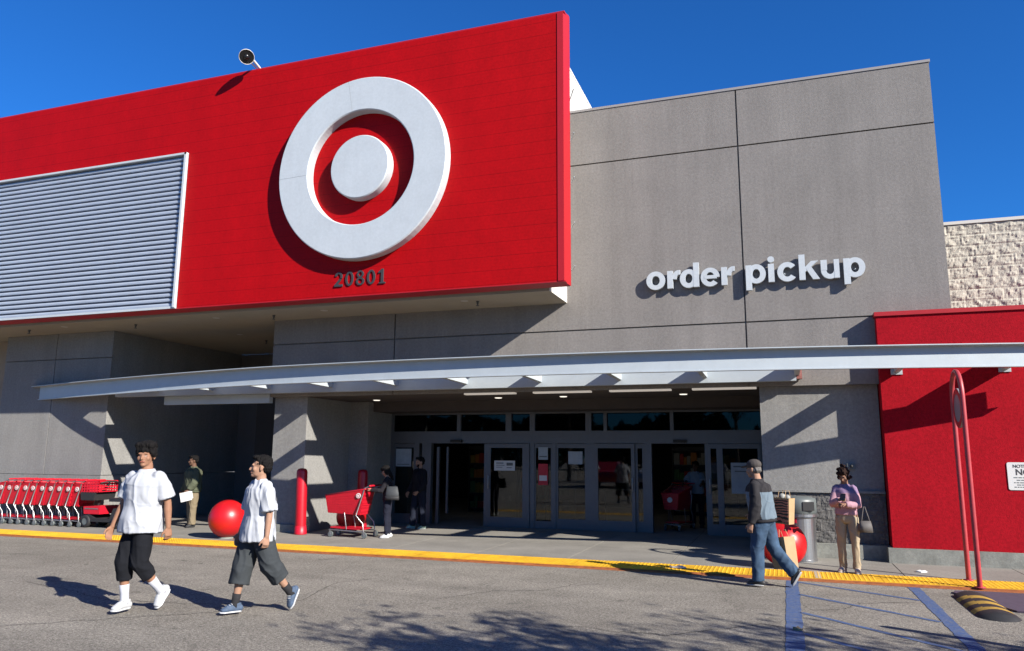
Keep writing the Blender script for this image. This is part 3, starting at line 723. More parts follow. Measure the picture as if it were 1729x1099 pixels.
# ------------------------------------------------------------------ carts
def cart_proto():
    t = thing('shopping_cart', 'x', 'shopping cart', (0,0,0))
    # local: front at -x, handle at +x, ground z=0 ; basket tapers to the front
    Lx0, Lx1 = -.62, .30
    def c(x, top):   # half width / z at given x
        f = (x-Lx0)/(Lx1-Lx0)
        return (.20+.06*f) if top else (.15+.06*f)
    def zt(x): f=(x-Lx0)/(Lx1-Lx0); return .86+.13*f
    def zb(x): f=(x-Lx0)/(Lx1-Lx0); return .50-.03*f
    g = MB()
    def wall(p00, p10, p11, p01, nu, nv, w_=.55, th=.008):
        p = [Vector(q) for q in (p00,p10,p11,p01)]
        nn = (p[1]-p[0]).cross(p[3]-p[0]).normalized()*th
        def at(u,v): return (p[0]*(1-u)+p[1]*u)*(1-v)+(p[3]*(1-u)+p[2]*u)*v
        def bar(u0,u1,v0,v1,k):
            q=[at(u0,v0),at(u1,v0),at(u1,v1),at(u0,v1)]
            g.add([x-nn*k for x in q]+[x+nn*k for x in q],[(0,3,2,1),(4,5,6,7),(0,1,5,4),(1,2,6,5),(2,3,7,6),(3,0,4,7)])
        for i in range(nu+1):
            u=i/nu; d=w_/nu/2; bar(max(0,u-d),min(1,u+d),0,1,1)
        for j in range(nv+1):
            v=j/nv; d=w_/nv/2; bar(0,1,max(0,v-d),min(1,v+d),.8)
    for s_ in (-1,1):
        wall((Lx0+.05,s_*c(Lx0,0),zb(Lx0)),(Lx1-.10,s_*c(Lx1,0),zb(Lx1)),(Lx1,s_*c(Lx1,1),zt(Lx1)),(Lx0,s_*c(Lx0,1),zt(Lx0)),22,8,.72)
    wall((Lx0+.05,-c(Lx0,0),zb(Lx0)),(Lx0+.05,c(Lx0,0),zb(Lx0)),(Lx0,c(Lx0,1),zt(Lx0)),(Lx0,-c(Lx0,1),zt(Lx0)),10,8,.6)
    wall((Lx0+.05,-c(Lx0,0),zb(Lx0)),(Lx1-.10,-c(Lx1,0),zb(Lx1)),(Lx1-.10,c(Lx1,0),zb(Lx1)),(Lx0+.05,c(Lx0,0),zb(Lx0)),12,6,.5)
    wall((Lx1-.10,-c(Lx1,0),zb(Lx1)),(Lx1-.10,c(Lx1,0),zb(Lx1)),(Lx1,c(Lx1,1),zt(Lx1)),(Lx1,-c(Lx1,1),zt(Lx1)),10,6,.5)
    g.build('basket', REDPL, t)
    g = MB()
    rim = [(Lx0,-c(Lx0,1),zt(Lx0)),(Lx0,c(Lx0,1),zt(Lx0)),(Lx1+.04,c(Lx1,1),zt(Lx1)+.01)]
    g.tube([(Lx1+.04,-c(Lx1,1),zt(Lx1)+.01)]+rim, [.018]*4, n=8); g.build('rim', REDPL, t, True)
    g = MB()
    for s_ in (-1,1):
        y = s_*.262
        g.tube([(.44,y,1.07),(.32,y,1.02),(.285,y,.90),(.14,y,.46),(.30,y,.30),(.33,y,.12)],[.0135]*6,n=8)
        g.tube([(.33,y,.13),(-.52,s_*.17,.15)],[.0125]*2,n=8)
        g.tube([(-.16,s_*.20,.50),(-.10,s_*.20,.17)],[.011]*2,n=8)
    g.tube([(-.52,-.17,.15),(-.52,.17,.15)],[.0125]*2,n=8)
    g.build('frame', STEEL, t, True)
    g = MB(); g.tube([(.44,-.27,1.07),(.44,.27,1.07)],[.02]*2,n=10); g.box(.30,.40,-.24,.24,1.0,1.02); g.build('handle', REDPL, t, True)
    g = MB(); g.add([(-.5,-.16,.185),(-.5,.16,.185),(.28,.24,.165),(.28,-.24,.165),(-.5,-.16,.21),(-.5,.16,.21),(.28,.24,.19),(.28,-.24,.19)],[(0,3,2,1),(4,5,6,7),(0,1,5,4),(1,2,6,5),(2,3,7,6),(3,0,4,7)]); g.build('lower_tray', REDPL, t)
    g = MB(); g.box(.12,.26,-.19,.19,.66,.68); g.box(.10,.12,-.19,.19,.68,.93); g.build('child_seat', REDPL, t)
    for s_ in (-1,1):
        g = MB(); y = s_*.258; Mx = Matrix.Translation((.185,y,.865)) 
        g.lathe([(0,0),(.052,0),(.052,.012),(0,.012)],(.185,y-(.014 if s_<0 else -.002),.865),24,axis='y'); e = g.build('emblem', WPAPER, t)
        g = MB(); g.lathe([(.026,0),(.036,0),(.036,.002),(.026,.002)],(.185,y-(.0165 if s_<0 else -.0145),.865),20,axis='y'); g.build('emblem_ring', REDPL, e)
    g = MB(); g.lathe([(0,0),(.06,0),(.06,.012),(0,.012)],(Lx0-.018,0,.72),24,axis='x'); g.build('emblem', WPAPER, t)
    for x, y in ((.33,-.262),(.33,.262),(-.50,-.17),(-.50,.17)):
        g = MB(); g.lathe([(0,-.018),(.055,-.018),(.06,-.010),(.06,.010),(.055,.018),(0,.018)],(x+.02,y,.062),20,axis='y'); wv = g.build('caster', GRP, t)
        g = MB(); g.lathe([(0,-.019),(.024,-.019),(.024,.019),(0,.019)],(x+.02,y,.062),14,axis='y'); g.build('hub', STEEL, wv)
        g = MB(); g.box(x-.005,x+.03,y-.026,y+.026,.10,.135); g.box(x+.0,x+.028,y-.026,y-.021,.06,.10); g.box(x+.0,x+.028,y+.021,y+.026,.06,.10); g.build('caster_fork', STEEL, t)
    return t
cp = cart_proto(); cp.location = (-8.62, 14.62, .03); cp.rotation_euler = (0,0,R(3))
cp['label'] = 'red shopping cart standing alone in front of the woman in black'; cp['group'] = 'red shopping carts'
ordn = ['first','second','third','fourth','fifth','sixth','seventh','eighth','ninth','tenth']
for k in range(10):
    c_ = copy_tree(cp); c_.location = (-15.92-.275*k+random.uniform(-.02,.02), 14.22+random.uniform(-.015,.015), .03); c_.rotation_euler = (0,0,R(random.uniform(-1.6,1.6)))
    c_['label'] = 'nested red shopping cart, %s in the left row counting from the mobility scooter' % ordn[k]
c_ = copy_tree(cp); c_.location = (-2.42, 19.0, .03); c_.rotation_euler = (0,0,R(80)); c_['label'] = 'red cart pushed through the right doorway from the dark store'

# mobility scooter cart
ms = thing('mobility_scooter', 'red and black electric mobility cart parked at the end of the cart row', 'mobility scooter', (-14.95, 14.25, .03))
g = MB(); g.prism([(-.62,.14),(-.60,.26),(-.35,.30),(-.2,.22),(.25,.22),(.35,.45),(.62,.45),(.66,.14)], -.27,.27); g.build('chassis', RUBBER, ms)
g = MB(); g.prism([(-.52,.31),(-.55,.48),(-.05,.50),(-.05,.31)], -.275,.275); g.build('front_shroud', REDPL, ms)
g = MB(); g.box(-.50,-.10,-.283,.283,.42,.445); g.build('trim_strip', STEELB, ms)
g = MB(); g.prism([(-.62,.62),(-.66,.80),(-.20,.80),(-.24,.62)], -.30,.30); g.build('tiller_box', RUBBER, ms)
g = MB()
for z in (.80,.86,.92,.98,1.04): 
    for y in (-.28,.27): g.box(-.66,-.14,y,y+.012,z,z+.03)
    g.box(-.66,-.645,-.28,.28,z,z+.03); g.box(-.15,-.14,-.28,.28,z,z+.03)
for i in range(7):
    for y in (-.281,.271): g.box(-.66+.08*i,-.63+.08*i,y,y+.012,.80,1.07)
g.box(-.66,-.14,-.28,.28,.80,.81); g.build('basket', REDPL, ms)
g = MB(); g.tube([(-.40,0,.5),(-.30,0,.8),(-.12,0,1.0)],[.03]*3,n=10); g.tube([(-.10,-.25,1.02),(-.05,-.1,1.05),(-.05,.1,1.05),(-.10,.25,1.02)],[.018]*4,n=8); g.build('tiller', RUBBER, ms, True)
g = MB(); g.tube([(.40,0,.45),(.40,0,.62)],[.05]*2,n=10); g.box(.15,.62,-.22,.22,.60,.68); g.box(.58,.66,-.22,.22,.66,1.12); g.build('seat', mat('black_vinyl',(.025,.025,.03),.45), ms)
for x, y in ((-.46,-.25),(-.46,.25),(.48,-.27),(.48,.27)):
    g = MB(); g.lathe([(.08,-.045),(.13,-.045),(.145,-.025),(.145,.025),(.13,.045),(.08,.045)],(x,y,.145),28,axis='y'); wv = g.build('wheel', RUBBER, ms, True)
    g = MB(); g.lathe([(0,-.03),(.085,-.035),(.085,.035),(0,.03)],(x,y,.145),20,axis='y'); g.build('rim', GRP, wv)

# ------------------------------------------------------------------ people
def fbm(p, f): return noise.fractal(Vector((p.x*f[0], p.y*f[1], p.z*f[2])), 1.1, 2.0, 3)
SKB = {}
def skin_mat(c):
    if c not in SKB: SKB[c] = mat('skin', c, .65, 0, .08, 18, spec=.2)
    return SKB[c]
EYE = mat('eye_dark', (.035,.022,.018), .4); LIP = {}
def person(label, loc, face, H, pose, skin, hair, clothes, group=None, girth=1.0, hairstyle='short', vox=.0065, beard=False):
    t = thing('person', label, 'person', loc, R(face), group)
    s = H/1.70; gi = girth
    g_ = lambda k, d=0: pose.get(k, d)
    lean = R(g_('lean')); U = Vector((0,-math.sin(lean),math.cos(lean))); S = Vector((1,0,0)); F = Vector((0,-1,0)); Fu = Vector((0,-math.cos(lean),-math.sin(lean)))
    J = {}
    P = Vector((0,0,0))
    feet = {}
    for sd, sg in (('L',1),('R',-1)):
        a, k, fp, ab = R(g_('th'+sd)), R(g_('kn'+sd)), R(g_('ft'+sd)), R(g_('lab'+sd, 2))
        hip = P + S*sg*.09*s
        d1 = Vector((sg*math.sin(ab), -math.sin(a), -math.cos(a))).normalized(); kn = hip + d1*.41*s
        d2 = Vector((sg*math.sin(ab)*.3, -math.sin(a-k), -math.cos(a-k))).normalized(); an = kn + d2*.40*s
        toe = R(g_('out'+sd, 6))*sg
        fd = Vector((math.sin(toe)*math.cos(fp), -math.cos(toe)*math.cos(fp), math.sin(fp)))
        fu = Vector((-math.sin(toe)*math.sin(fp), math.cos(toe)*math.sin(fp), math.cos(fp)))
        J['hip'+sd], J['kn'+sd], J['an'+sd], J['fd'+sd], J['fu'+sd] = hip, kn, an, fd, fu
        heel = an - fd*.055*s - fu*.085*s; tp = an + fd*.175*s - fu*.085*s
        feet[sd] = min(heel.z, tp.z)
    dz = -min(feet.values())
    for k in list(J): 
        if k[:2] in ('hi','kn','an'): J[k] = J[k] + Vector((0,0,dz))
    P = Vector((0,0,dz))
    tp = lambda h, fwd=0, sd=0: P + U*h*s + Fu*fwd*s + S*sd*s
    neck = tp(.545)
    twist = R(g_('twist'))
    Sh = Vector((math.cos(twist), math.sin(twist), 0))
    shw = .175*(.5+.5*gi)*g_('shw',1)
    for sd, sg in (('L',1),('R',-1)):
        sh = tp(.462) + Sh*sg*shw*s
        a, ab, e, inn = R(g_('ar'+sd)), R(g_('ab'+sd, 8)), R(g_('el'+sd, 12)), R(g_('in'+sd, 0))
        d1 = Vector((sg*math.sin(ab), -math.sin(a)*math.cos(ab), -math.cos(a)*math.cos(ab))).normalized()
        el = sh + d1*.285*s
        d2 = Vector((-sg*math.sin(inn)+sg*math.sin(ab)*.5*math.cos(inn), -math.sin(a+e)*math.cos(inn), -math.cos(a+e)*math.cos(inn))).normalized()
        wr = el + d2*.25*s
        J['sh'+sd], J['el'+sd], J['wr'+sd], J['fa'+sd] = sh, el, wr, d2
    # --- body
    b = MB()
    sec = [(-.07,.10,.09,0),(.0,.155,.112,0),(.08,.148,.108,0),(.2,.125,.095,.0),(.33,.148,.108,.005),(.41,.155,.10,0),(.455,.125,.082,-.005),(.49,.088,.064,-.008),(.53,.056,.052,-.01)]
    b.tube([tp(h, f) for h,a_,b_,f in sec], [(a_*gi*s, b_*gi*s) for h,a_,b_,f in sec], side=Sh, n=20, rnd=False)
    lg = .5+.5*gi
    for sd, sg in (('L',1),('R',-1)):
        hip, kn, an = J['hip'+sd], J['kn'+sd], J['an'+sd]
        b.tube([hip+Vector((0,0,.02)), hip.lerp(kn,.35), kn, kn.lerp(an,.3), kn.lerp(an,.75), an], [.085*s*lg,.076*s*lg,.053*s*lg,.054*s*lg,.038*s,.036*s], n=14)
        fd, fu = J['fd'+sd], J['fu'+sd]
        b.tube([an-fu*.045*s-fd*.03*s, an-fu*.052*s+fd*.05*s, an-fu*.060*s+fd*.09*s],[(.030*s,.028*s),(.032*s,.022*s),(.028*s,.013*s)],side=S,n=12)
        sh, el, wr = J['sh'+sd], J['el'+sd], J['wr'+sd]
        b.tube([sh-Sh*sg*.035*s-U*.022*s, sh.lerp(el,.45), el, el.lerp(wr,.3), wr],[.036*s*lg,.041*s*lg,.036*s*lg,.038*s*lg,.026*s],n=12)
        # hand
        d = J['fa'+sd]; wax = Fu if abs(d.dot(Fu)) < .8 else Vector((0,0,1))
        wax = (wax - d*wax.dot(d)).normalized(); nrm = d.cross(wax); 
        if nrm.dot(S)*sg > 0: nrm = -nrm       # palm faces the body
        if g_('palm'+sd): nrm = Vector(g_('palm'+sd)).normalized(); nrm=(nrm-d*nrm.dot(d)).normalized(); wax = d.cross(nrm); wax = wax if wax.dot(Fu+Vector((0,0,.5)))>0 else -wax
        b.tube([wr, wr+d*.04*s, wr+d*.085*s],[(.026*s,.018*s),(.038*s,.015*s),(.040*s,.013*s)],side=wax,n=12)
        curl = g_('curl'+sd, 28)
        for i, (o_, L) in enumerate(((.030,.072),(.010,.080),(-.011,.075),(-.031,.060))):
            p0 = wr + d*.085*s + wax*o_*s; c1, c2 = R(curl), R(curl*2.1)
            p1 = p0 + (d*math.cos(c1)+nrm*math.sin(c1))*L*.5*s; p2 = p1 + (d*math.cos(c2)+nrm*math.sin(c2))*L*.5*s
            b.tube([p0-d*.01*s,p1,p2],[.0095*s,.0088*s,.0075*s],n=8)
        p0 = wr + d*.03*s + wax*.03*s; p1 = p0 + (d*.72+wax*.60+nrm*.3).normalized()*.042*s; p2 = p1 + (d*.93+wax*.2+nrm*.35).normalized()*.034*s
        b.tube([p0,p1,p2],[.014*s,.011*s,.009*s],n=8)
    # --- head frame
    hy, hp = R(g_('hyaw')), R(g_('hpitch'))
    hc = neck + U*g_('neck',.118)*s + Fu*(.020+.05*math.sin(max(0,hp)))*s
    HM = Matrix.Translation(hc) @ Matrix.Rotation(hy,4,'Z') @ Matrix.Rotation(hp,4,'X') @ Matrix.Scale(s*g_('hs',1.0),4)
    E = lambda c, r: b.ell(c, r, HM)
    E((0,.018,.035),(.076,.095,.088)); E((0,-.018,-.025),(.062,.070,.085)); E((0,-.052,-.088),(.030,.030,.022)); E((0,-.02,-.07),(.052,.055,.038))
    b.tube([HM@Vector((0,-.082,.005)),HM@Vector((0,-.096,-.022)),HM@Vector((0,-.099,-.034))],[.008*s,.011*s,.012*s],n=8)
    b.tube([HM@Vector((-.036,-.076,.020)),HM@Vector((.036,-.076,.020))],[.012*s,.012*s],n=8)
    b.tube([HM@Vector((-.017,-.082,-.062)),HM@Vector((.017,-.082,-.062))],[.009*s,.009*s],n=8)
    for q in (-1,1): E((q*.077,.012,-.008),(.010,.019,.031)); E((q*.040,-.055,-.025),(.024,.022,.026))
    b.tube([neck-U*.03*s, neck+U*.03*s, HM@Vector((0,.018,-.05))],[.062*s*lg,.054*s*lg,.052*s],n=14)
    lipm = mat('lip', (skin[0]*.75, skin[1]*.45, skin[2]*.45), .5)
    o = b.build('body', [skin_mat(skin), EYE, hair, lipm], t); remesh(o, vox, 4)
    HI = HM.inverted()
    for p in o.data.polygons:
        q = HI @ p.center
        if abs(q.x) < .1 and abs(q.z) < .14 and q.y < -.03:
            ax = abs(q.x)
            if ((ax-.031)/.011)**2 + ((q.z+.002)/.0048)**2 < 1 : p.material_index = 1
            elif hairstyle not in ('mop','short') and .014 < ax < .046 and abs(q.z-.024+ax*.06) < .0042 and q.y < -.05: p.material_index = 2
            elif ax < .024 and abs(q.z+.062) < .0075 and q.y < -.07: p.material_index = 3
            elif beard and q.z < -.045 and not (ax < .022 and q.z > -.075): p.material_index = 2
    # --- hair
    hb = MB(); EH = lambda c, r: hb.ell(c, r, HM)
    amp, fq = .010, 38
    if hairstyle in ('short','mop','curly','long'):
        EH((0,.030,.052),(.086,.100,.086)); EH((0,.064,.012),(.076,.062,.072))
    if hairstyle == 'short':
        for x in (-.045,-.015,.015,.045): EH((x,-.052,.098),(.03,.034,.026))
        for q in (-1,1): EH((q*.070,.020,.050),(.018,.040,.036))
        amp = .014; fq = 55
    if hairstyle == 'mop':
        for x in (-.06,-.03,0,.03,.06): EH((x,-.060+abs(x)*.35,.062),(.027,.034,.047)); EH((x,-.05,.105),(.036,.045,.036))
        for q in (-1,1): EH((q*.076,-.005,.035),(.022,.05,.05))
        EH((0,.02,.11),(.088,.095,.05)); amp = .010; fq = 42
    if hairstyle == 'curly':
        EH((0,.03,.05),(.092,.105,.088))
        for k in range(26):
            a_ = random.uniform(0,6.28); z = random.uniform(-.07,.13)
            x, y = .086*math.cos(a_), .03+.09*math.sin(a_)
            if y < -.035 and z < .045: continue
            EH((x*(1-.3*max(0,z)/.13),y,z),(.03,.03,.03))
        for x in (-.05,0,.05): EH((x,-.07,.085),(.032,.028,.03))
        amp = .012; fq = 45
    if hairstyle == 'long':
        EH((0,.0,.066),(.084,.096,.072))
        EH((0,.07,-.06),(.075,.05,.13)); EH((0,.085,-.16),(.06,.035,.12))
        for q in (-1,1): EH((q*.072,.02,-.02),(.022,.05,.09))
        for x in (-.04,0,.04): EH((x,-.045,.095),(.035,.038,.026))
        amp = .006
    if hairstyle == 'cap':
        EH((0,.050,-.005),(.079,.066,.06))
    o = hb.build('hair', [hair], t); remesh(o, .0065, 1, wr=lambda p: amp*fbm(p,(fq,fq,fq*.6)))
    if hairstyle == 'cap':
        cbm = MB(); cbm.ell((0,.020,.062),(.092,.108,.078),HM); cbm.tube([HM@Vector((0,-.04,.058)),HM@Vector((0,-.11,.050)),HM@Vector((0,-.155,.036))],[(.075*s,.012*s),(.070*s,.010*s),(.045*s,.007*s)],side=HM.to_3x3()@Vector((1,0,0)),n=16)
        o = cbm.build('cap', [clothes['cap']], t); remesh(o, .0065, 2)
    # --- clothes
    def folds(a1, f):
        def w_(p):
            q = p + Vector((.11*noise.noise(p*2.3+Vector((9,1,4))), .11*noise.noise(p*2.3+Vector((2,7,3))), .11*noise.noise(p*2.3))) + Vector((.03*noise.noise(p*7), .03*noise.noise(p*7+Vector((5,2,1))), 0))
            a = noise.noise(Vector((q.x*f[0]+q.z*2.6, q.y*f[1], q.z*f[2]*.45)))        # long drapes
            b = noise.noise(Vector((q.x*f[0]*.7-q.z*3+3, q.y*f[1]*.7, q.z*f[2]*1.7)))   # slanting creases
            return a1*(max(-.35, 1.5*(.42-abs(a)*1.7)) + .9*max(0,.28-abs(b)*1.6))
        return w_
    if 'top' in clothes:
        c = clothes['top']; ex = c.get('ease',.025)*s; hem = c.get('hem',-.06); fl_ = c.get('flare',.0)
        g = MB()
        sec2 = [(hem,.160+fl_,.120+fl_),(.03,.158+fl_*.7,.118+fl_*.7),(.15,.148,.112),(.28,.158,.118),(.39,.166,.112),(.435,.150,.096),(.478,.112,.074),(.508,.080,.060),(.53,.064,.056)]
        g.tube([tp(h, .0) for h,_,_ in sec2], [((a_*gi)*s+ex*(1 if h<.45 else .3), (b_*gi)*s+ex*(1 if h<.45 else .3)) for h,a_,b_ in sec2], side=Sh, n=24, rnd=False)
        fr = c.get('sleeve',.75)
        for sg, sd in ((1,'L'),(-1,'R')): g.ell(tuple(J['sh'+sd]-Sh*sg*.030*s-U*.006*s),(.064*s+ex*.2,.062*s+ex*.2,.058*s+ex*.12))
        for sd, sg in (('L',1),('R',-1)):
            sh, el, wr = J['sh'+sd], J['el'+sd], J['wr'+sd]
            if fr <= 1:
                e = sh.lerp(el, fr); g.tube([sh-Sh*sg*.075*s-U*.01*s, sh-Sh*sg*.01*s-U*.02*s, sh.lerp(el,.4), e],[.050*s,(.054*s*lg+ex*.15),(.057*s*lg+ex*.45),(.060*s*lg+ex*.75)],n=16,rnd=False)
            else:
                g.tube([sh-Sh*sg*.075*s-U*.01*s, sh-Sh*sg*.01*s-U*.012*s, sh.lerp(el,.5), el, el.lerp(wr,.5), wr-J['fa'+sd]*.005],[.050*s,.055*s*lg+ex*.25,.056*s*lg+ex*.45,.052*s*lg+ex*.6,.048*s*lg+ex*.6,.036*s+ex*.4],n=16,rnd=False)
        o = g.build(c['name'], c['mats'], t)
        remesh(o, c.get('vox',.009), 9, wr=folds(c.get('fold',.012)*s, c.get('ff',(7,7,4))))
        if 'paint' in c:
            for p in o.data.polygons: p.material_index = c['paint'](p.center, dz, s, J)
        bandz = c.get('band')
        if bandz:
            g = MB(); g.tube([tp(hem+.0),tp(hem-.035)],[((.160+fl_)*gi*s+ex*.9,(.12+fl_)*gi*s+ex*.9)]*2,side=Sh,n=24,rnd=False); g.build('waistband',[bandz],t,True)
    if 'bottom' in clothes:
        c = clothes['bottom']; ex = c.get('ease',.02)*s
        g = MB(); g.tube([tp(h) for h in (.10,.03,-.05,-.10)],[(.140*gi*s+ex*.3,.108*gi*s+ex*.3),(.158*gi*s+ex*.5,.118*gi*s+ex*.5),(.155*gi*s+ex*.6,.118*gi*s+ex*.6),(.12*gi*s,.09*gi*s)],side=S,n=22,rnd=False)
        for sd, sg in (('L',1),('R',-1)):
            hip, kn, an = J['hip'+sd], J['kn'+sd], J['an'+sd]
            if c['len'] < 1:   # shorts: fraction of thigh+shank
                L = c['len']*2; pts = [hip+Vector((0,0,.0)), hip.lerp(kn,.5), kn.lerp(an,.02)] ; rr = [.086*s*lg+ex*.8,.084*s*lg+ex*1.0,.074*s*lg+ex*1.25]
                if L > 1: pts.append(kn.lerp(an, L-1)); rr.append(.070*s*lg+ex*c.get('hemf',1.35))
                g.tube(pts, rr, n=18, rnd=False)
            else:
                w2 = c.get('ankle',.055)
                g.tube([hip,hip.lerp(kn,.5),kn,kn.lerp(an,.5),an-J['fu'+sd]*.02*s],[.090*s*lg+ex,.080*s*lg+ex,.062*s*lg+ex,.056*s*lg+ex,w2*s+ex*.8],n=18,rnd=False)
        o = g.build(c['name'], c['mats'], t); remesh(o, c.get('vox',.009), 8, wr=folds(c.get('fold',.010)*s, c.get('ff',(8,8,4))))
        if 'patch' in c:
            kn, an = J['knL'], J['anL']; q = kn.lerp(an, c['len']*2-1.12)
            g = MB(); g.box(q.x-.028,q.x+.028,q.y-.135*s,q.y-.11*s,q.z-.02,q.z+.02); g.build('patch', WPAPER, t)
    if 'sock' in clothes:
        for sd in 'LR':
            an, kn = J['an'+sd], J['kn'+sd]; g = MB()
            g.tube([an-J['fu'+sd]*.03*s, an, an.lerp(kn,clothes.get('sockh',.35)*.5), an.lerp(kn,clothes.get('sockh',.35))],[.043*s,.043*s,.043*s,.048*s],n=14,rnd=False); g.build('sock',[clothes['sock']],t,True)
    sm, som = clothes['shoe'], clothes.get('sole', WPAPER)
    for sd in 'LR':
        an, fd, fu = J['an'+sd], J['fd'+sd], J['fu'+sd]; side = fd.cross(fu); z = an - fu*.085*s
        q = lambda f,u,l=0: z + fd*f*s + fu*u*s + side*l*s
        g = MB(); g.tube([q(-.055,.045),q(0,.055),q(.06,.05),q(.10,.038),q(.128,.034)],[(.038*s,.040*s),(.043*s,.046*s),(.046*s,.040*s),(.048*s,.031*s),(.040*s,.022*s)],side=side,n=16)
        top = clothes.get('shoetop',.10); g.tube([q(-.02,.05),q(-.02,top)],[(.040*s,.048*s),(.042*s,.050*s)],side=side,n=16,rnd=False)
        o = g.build('shoe',[sm],t); remesh(o,.006,2)
        g = MB(); g.tube([q(-.060,.012),q(-.03,.012),(q(.05,.012)),q(.11,.012),q(.150,.014)],[(.034*s,.012*s),(.044*s,.013*s),(.043*s,.013*s),(.050*s,.013*s),(.030*s,.010*s)],side=side,n=16); g.build('sole',[som],o,True)
        lm = clothes.get('lace')
        if lm:
            g = MB()
            for i in range(4): g.tube([q(.035+.022*i,.092-.011*i,-.026),q(.04+.022*i,.100-.012*i,0),q(.035+.022*i,.092-.011*i,.026)],[.005*s]*3,n=6)
            g.build('laces',[lm],o,True)
    t['_j'] = 0; del t['_j']
    J['head'] = HM
    return t, J
cl = lambda n, c, v=.08, r_=.9: mat(n, c, r_, 0, v, 6, .2, 120, dist=.002, spec=.15)
TEE = cl('white_cotton',(.52,.54,.58),.03); TEE2 = cl('white_cotton_b',(.52,.54,.58),.03)
BLK = cl('black_polyester',(.012,.013,.017),.2,.95); GRYS = cl('grey_nylon',(.055,.062,.068),.15,.95)
HAIRB = mat('black_hair',(.008,.007,.007),.85,0,.3,60,spec=.15); HAIRBR = mat('brown_hair',(.030,.014,.010),.85,0,.4,60,spec=.15)
TAN = (.36,.185,.115); OLV = (.42,.24,.16); DKS = (.16,.085,.055)
WS = mat('white_leather',(.62,.63,.64),.5)
JEAN = cl('blue_denim',(.055,.095,.155),.4); KHA = cl('khaki_twill',(.36,.27,.16),.1)
DJ = cl('black_jacket',(.035,.033,.036),.15); LJ = cl('light_blue_panel',(.17,.22,.265),.06)
ASPZ = 0
person('boy in white t-shirt and black long shorts striding across the asphalt', (-6.90,7.02,0), -20, 1.86,
       dict(thL=4,knL=44,ftL=-50,thR=15,knR=20,ftR=0,outR=-22,outL=18,labL=-2,labR=-2,arL=-16,abL=8,elL=12,arR=8,abR=8,elR=12,curlL=34,curlR=30,lean=-1,twist=24,hyaw=40,hpitch=-3,hs=1.04), TAN, HAIRB,
       dict(top=dict(name='t_shirt',mats=[TEE],sleeve=.84,ease=.036,hem=-.11,flare=.030,fold=.013,ff=(6,6,5)), bottom=dict(name='shorts',mats=[BLK],len=.74,ease=.012,hemf=.4,fold=.010),
            sock=mat('white_sock',(.60,.61,.66),.9), sockh=.42, shoe=WS, sole=WS, lace=WS), girth=1.05, hairstyle='mop')
VB = mat('blue_canvas',(.07,.11,.18),.8,0,.2,30)
person('boy in white t-shirt and baggy grey shorts walking beside the red ball', (-5.62,7.42,0), -28, 1.74,
       dict(thL=-17,knL=22,ftL=-66,thR=14,knR=5,ftR=0,arL=-4,abL=9,elL=10,arR=4,abR=8,elR=14,curlL=40,lean=0,hyaw=-22,hpitch=-6,hs=1.04), OLV, HAIRB,
       dict(top=dict(name='t_shirt',mats=[TEE2],sleeve=.95,ease=.036,hem=-.13,flare=.028,fold=.014,ff=(10,10,3)), bottom=dict(name='shorts',mats=[GRYS],len=.74,ease=.030,fold=.013),
            sock=mat('black_sock',(.015,.015,.018),.9), sockh=.28, shoe=VB, sole=WS, lace=WS), girth=.98, hairstyle='short')
OLI = cl('olive_jacket',(.105,.115,.075),.2); 
_, JG = person('man in olive green jacket and tan trousers standing in the shaded recess', (-13.28,15.0,.03), -25, 1.68,
       dict(thL=2,knL=2,thR=-3,knR=3,arL=8,abL=12,elL=28,inL=6,arR=2,abR=10,elR=20,hyaw=-10,lean=2,curlL=55), DKS, HAIRB,
       dict(top=dict(name='jacket',mats=[OLI],sleeve=2,ease=.055,hem=-.04,fold=.016,band=OLI), bottom=dict(name='trousers',mats=[cl('faded_khaki',(.25,.20,.13),.1)],len=1,ease=.024,ankle=.07), shoe=DARKP, sole=DARKP), girth=1.14)
BJ = cl('black_top',(.022,.020,.025),.2); NAV = cl('navy_trousers',(.018,.02,.035),.2)
_, JC = person('woman in black top and trousers standing at the red cart looking at a phone', (-7.92,14.72,.03), -66, 1.50,
       dict(thL=2,knL=4,thR=-2,knR=2,arL=25,abL=6,elL=70,inL=10,arR=20,abR=8,elR=75,inR=10,hyaw=-4,hpitch=24,lean=3,curlL=55,curlR=55,shw=.88), OLV, HAIRB,
       dict(top=dict(name='blouse',mats=[BJ],sleeve=1.3,ease=.018,hem=-.02), bottom=dict(name='trousers',mats=[NAV],len=1,ease=.006,ankle=.045), shoe=WS, sole=WS), girth=.9, hairstyle='long')
person('man in dark clothes and pale green trainers waiting by the entrance frame', (-8.15,16.7,.03), -28, 1.68,
       dict(thL=-2,knL=2,thR=12,knR=8,ftR=4,arL=6,abL=10,elL=30,inL=20,arR=4,abR=10,elR=25,hyaw=-8,curlL=45), OLV, HAIRB,
       dict(top=dict(name='sweatshirt',mats=[cl('dark_sweatshirt',(.014,.014,.018),.2)],sleeve=2,ease=.025,hem=-.05), bottom=dict(name='trousers',mats=[cl('dark_blue_trousers',(.016,.02,.035),.2)],len=1,ease=.015,ankle=.06),
            shoe=mat('mint_trainer',(.38,.52,.42),.6), sole=WS), girth=1.05, hairstyle='short', beard=True)
person('shopper in a pale blue shirt inside the dark right doorway', (-2.05,19.75,.03), -8, 1.62,
       dict(thL=0,knL=4,thR=10,knR=8,arL=40,abL=8,elL=40,arR=40,abR=8,elR=40,curlL=60,curlR=60,lean=4), DKS, HAIRB,
       dict(top=dict(name='shirt',mats=[cl('pale_blue_shirt',(.42,.52,.62),.05)],sleeve=.8,ease=.03,hem=-.03), bottom=dict(name='trousers',mats=[NAV],len=1,ease=.015), shoe=DARKP, sole=DARKP), girth=1.08)
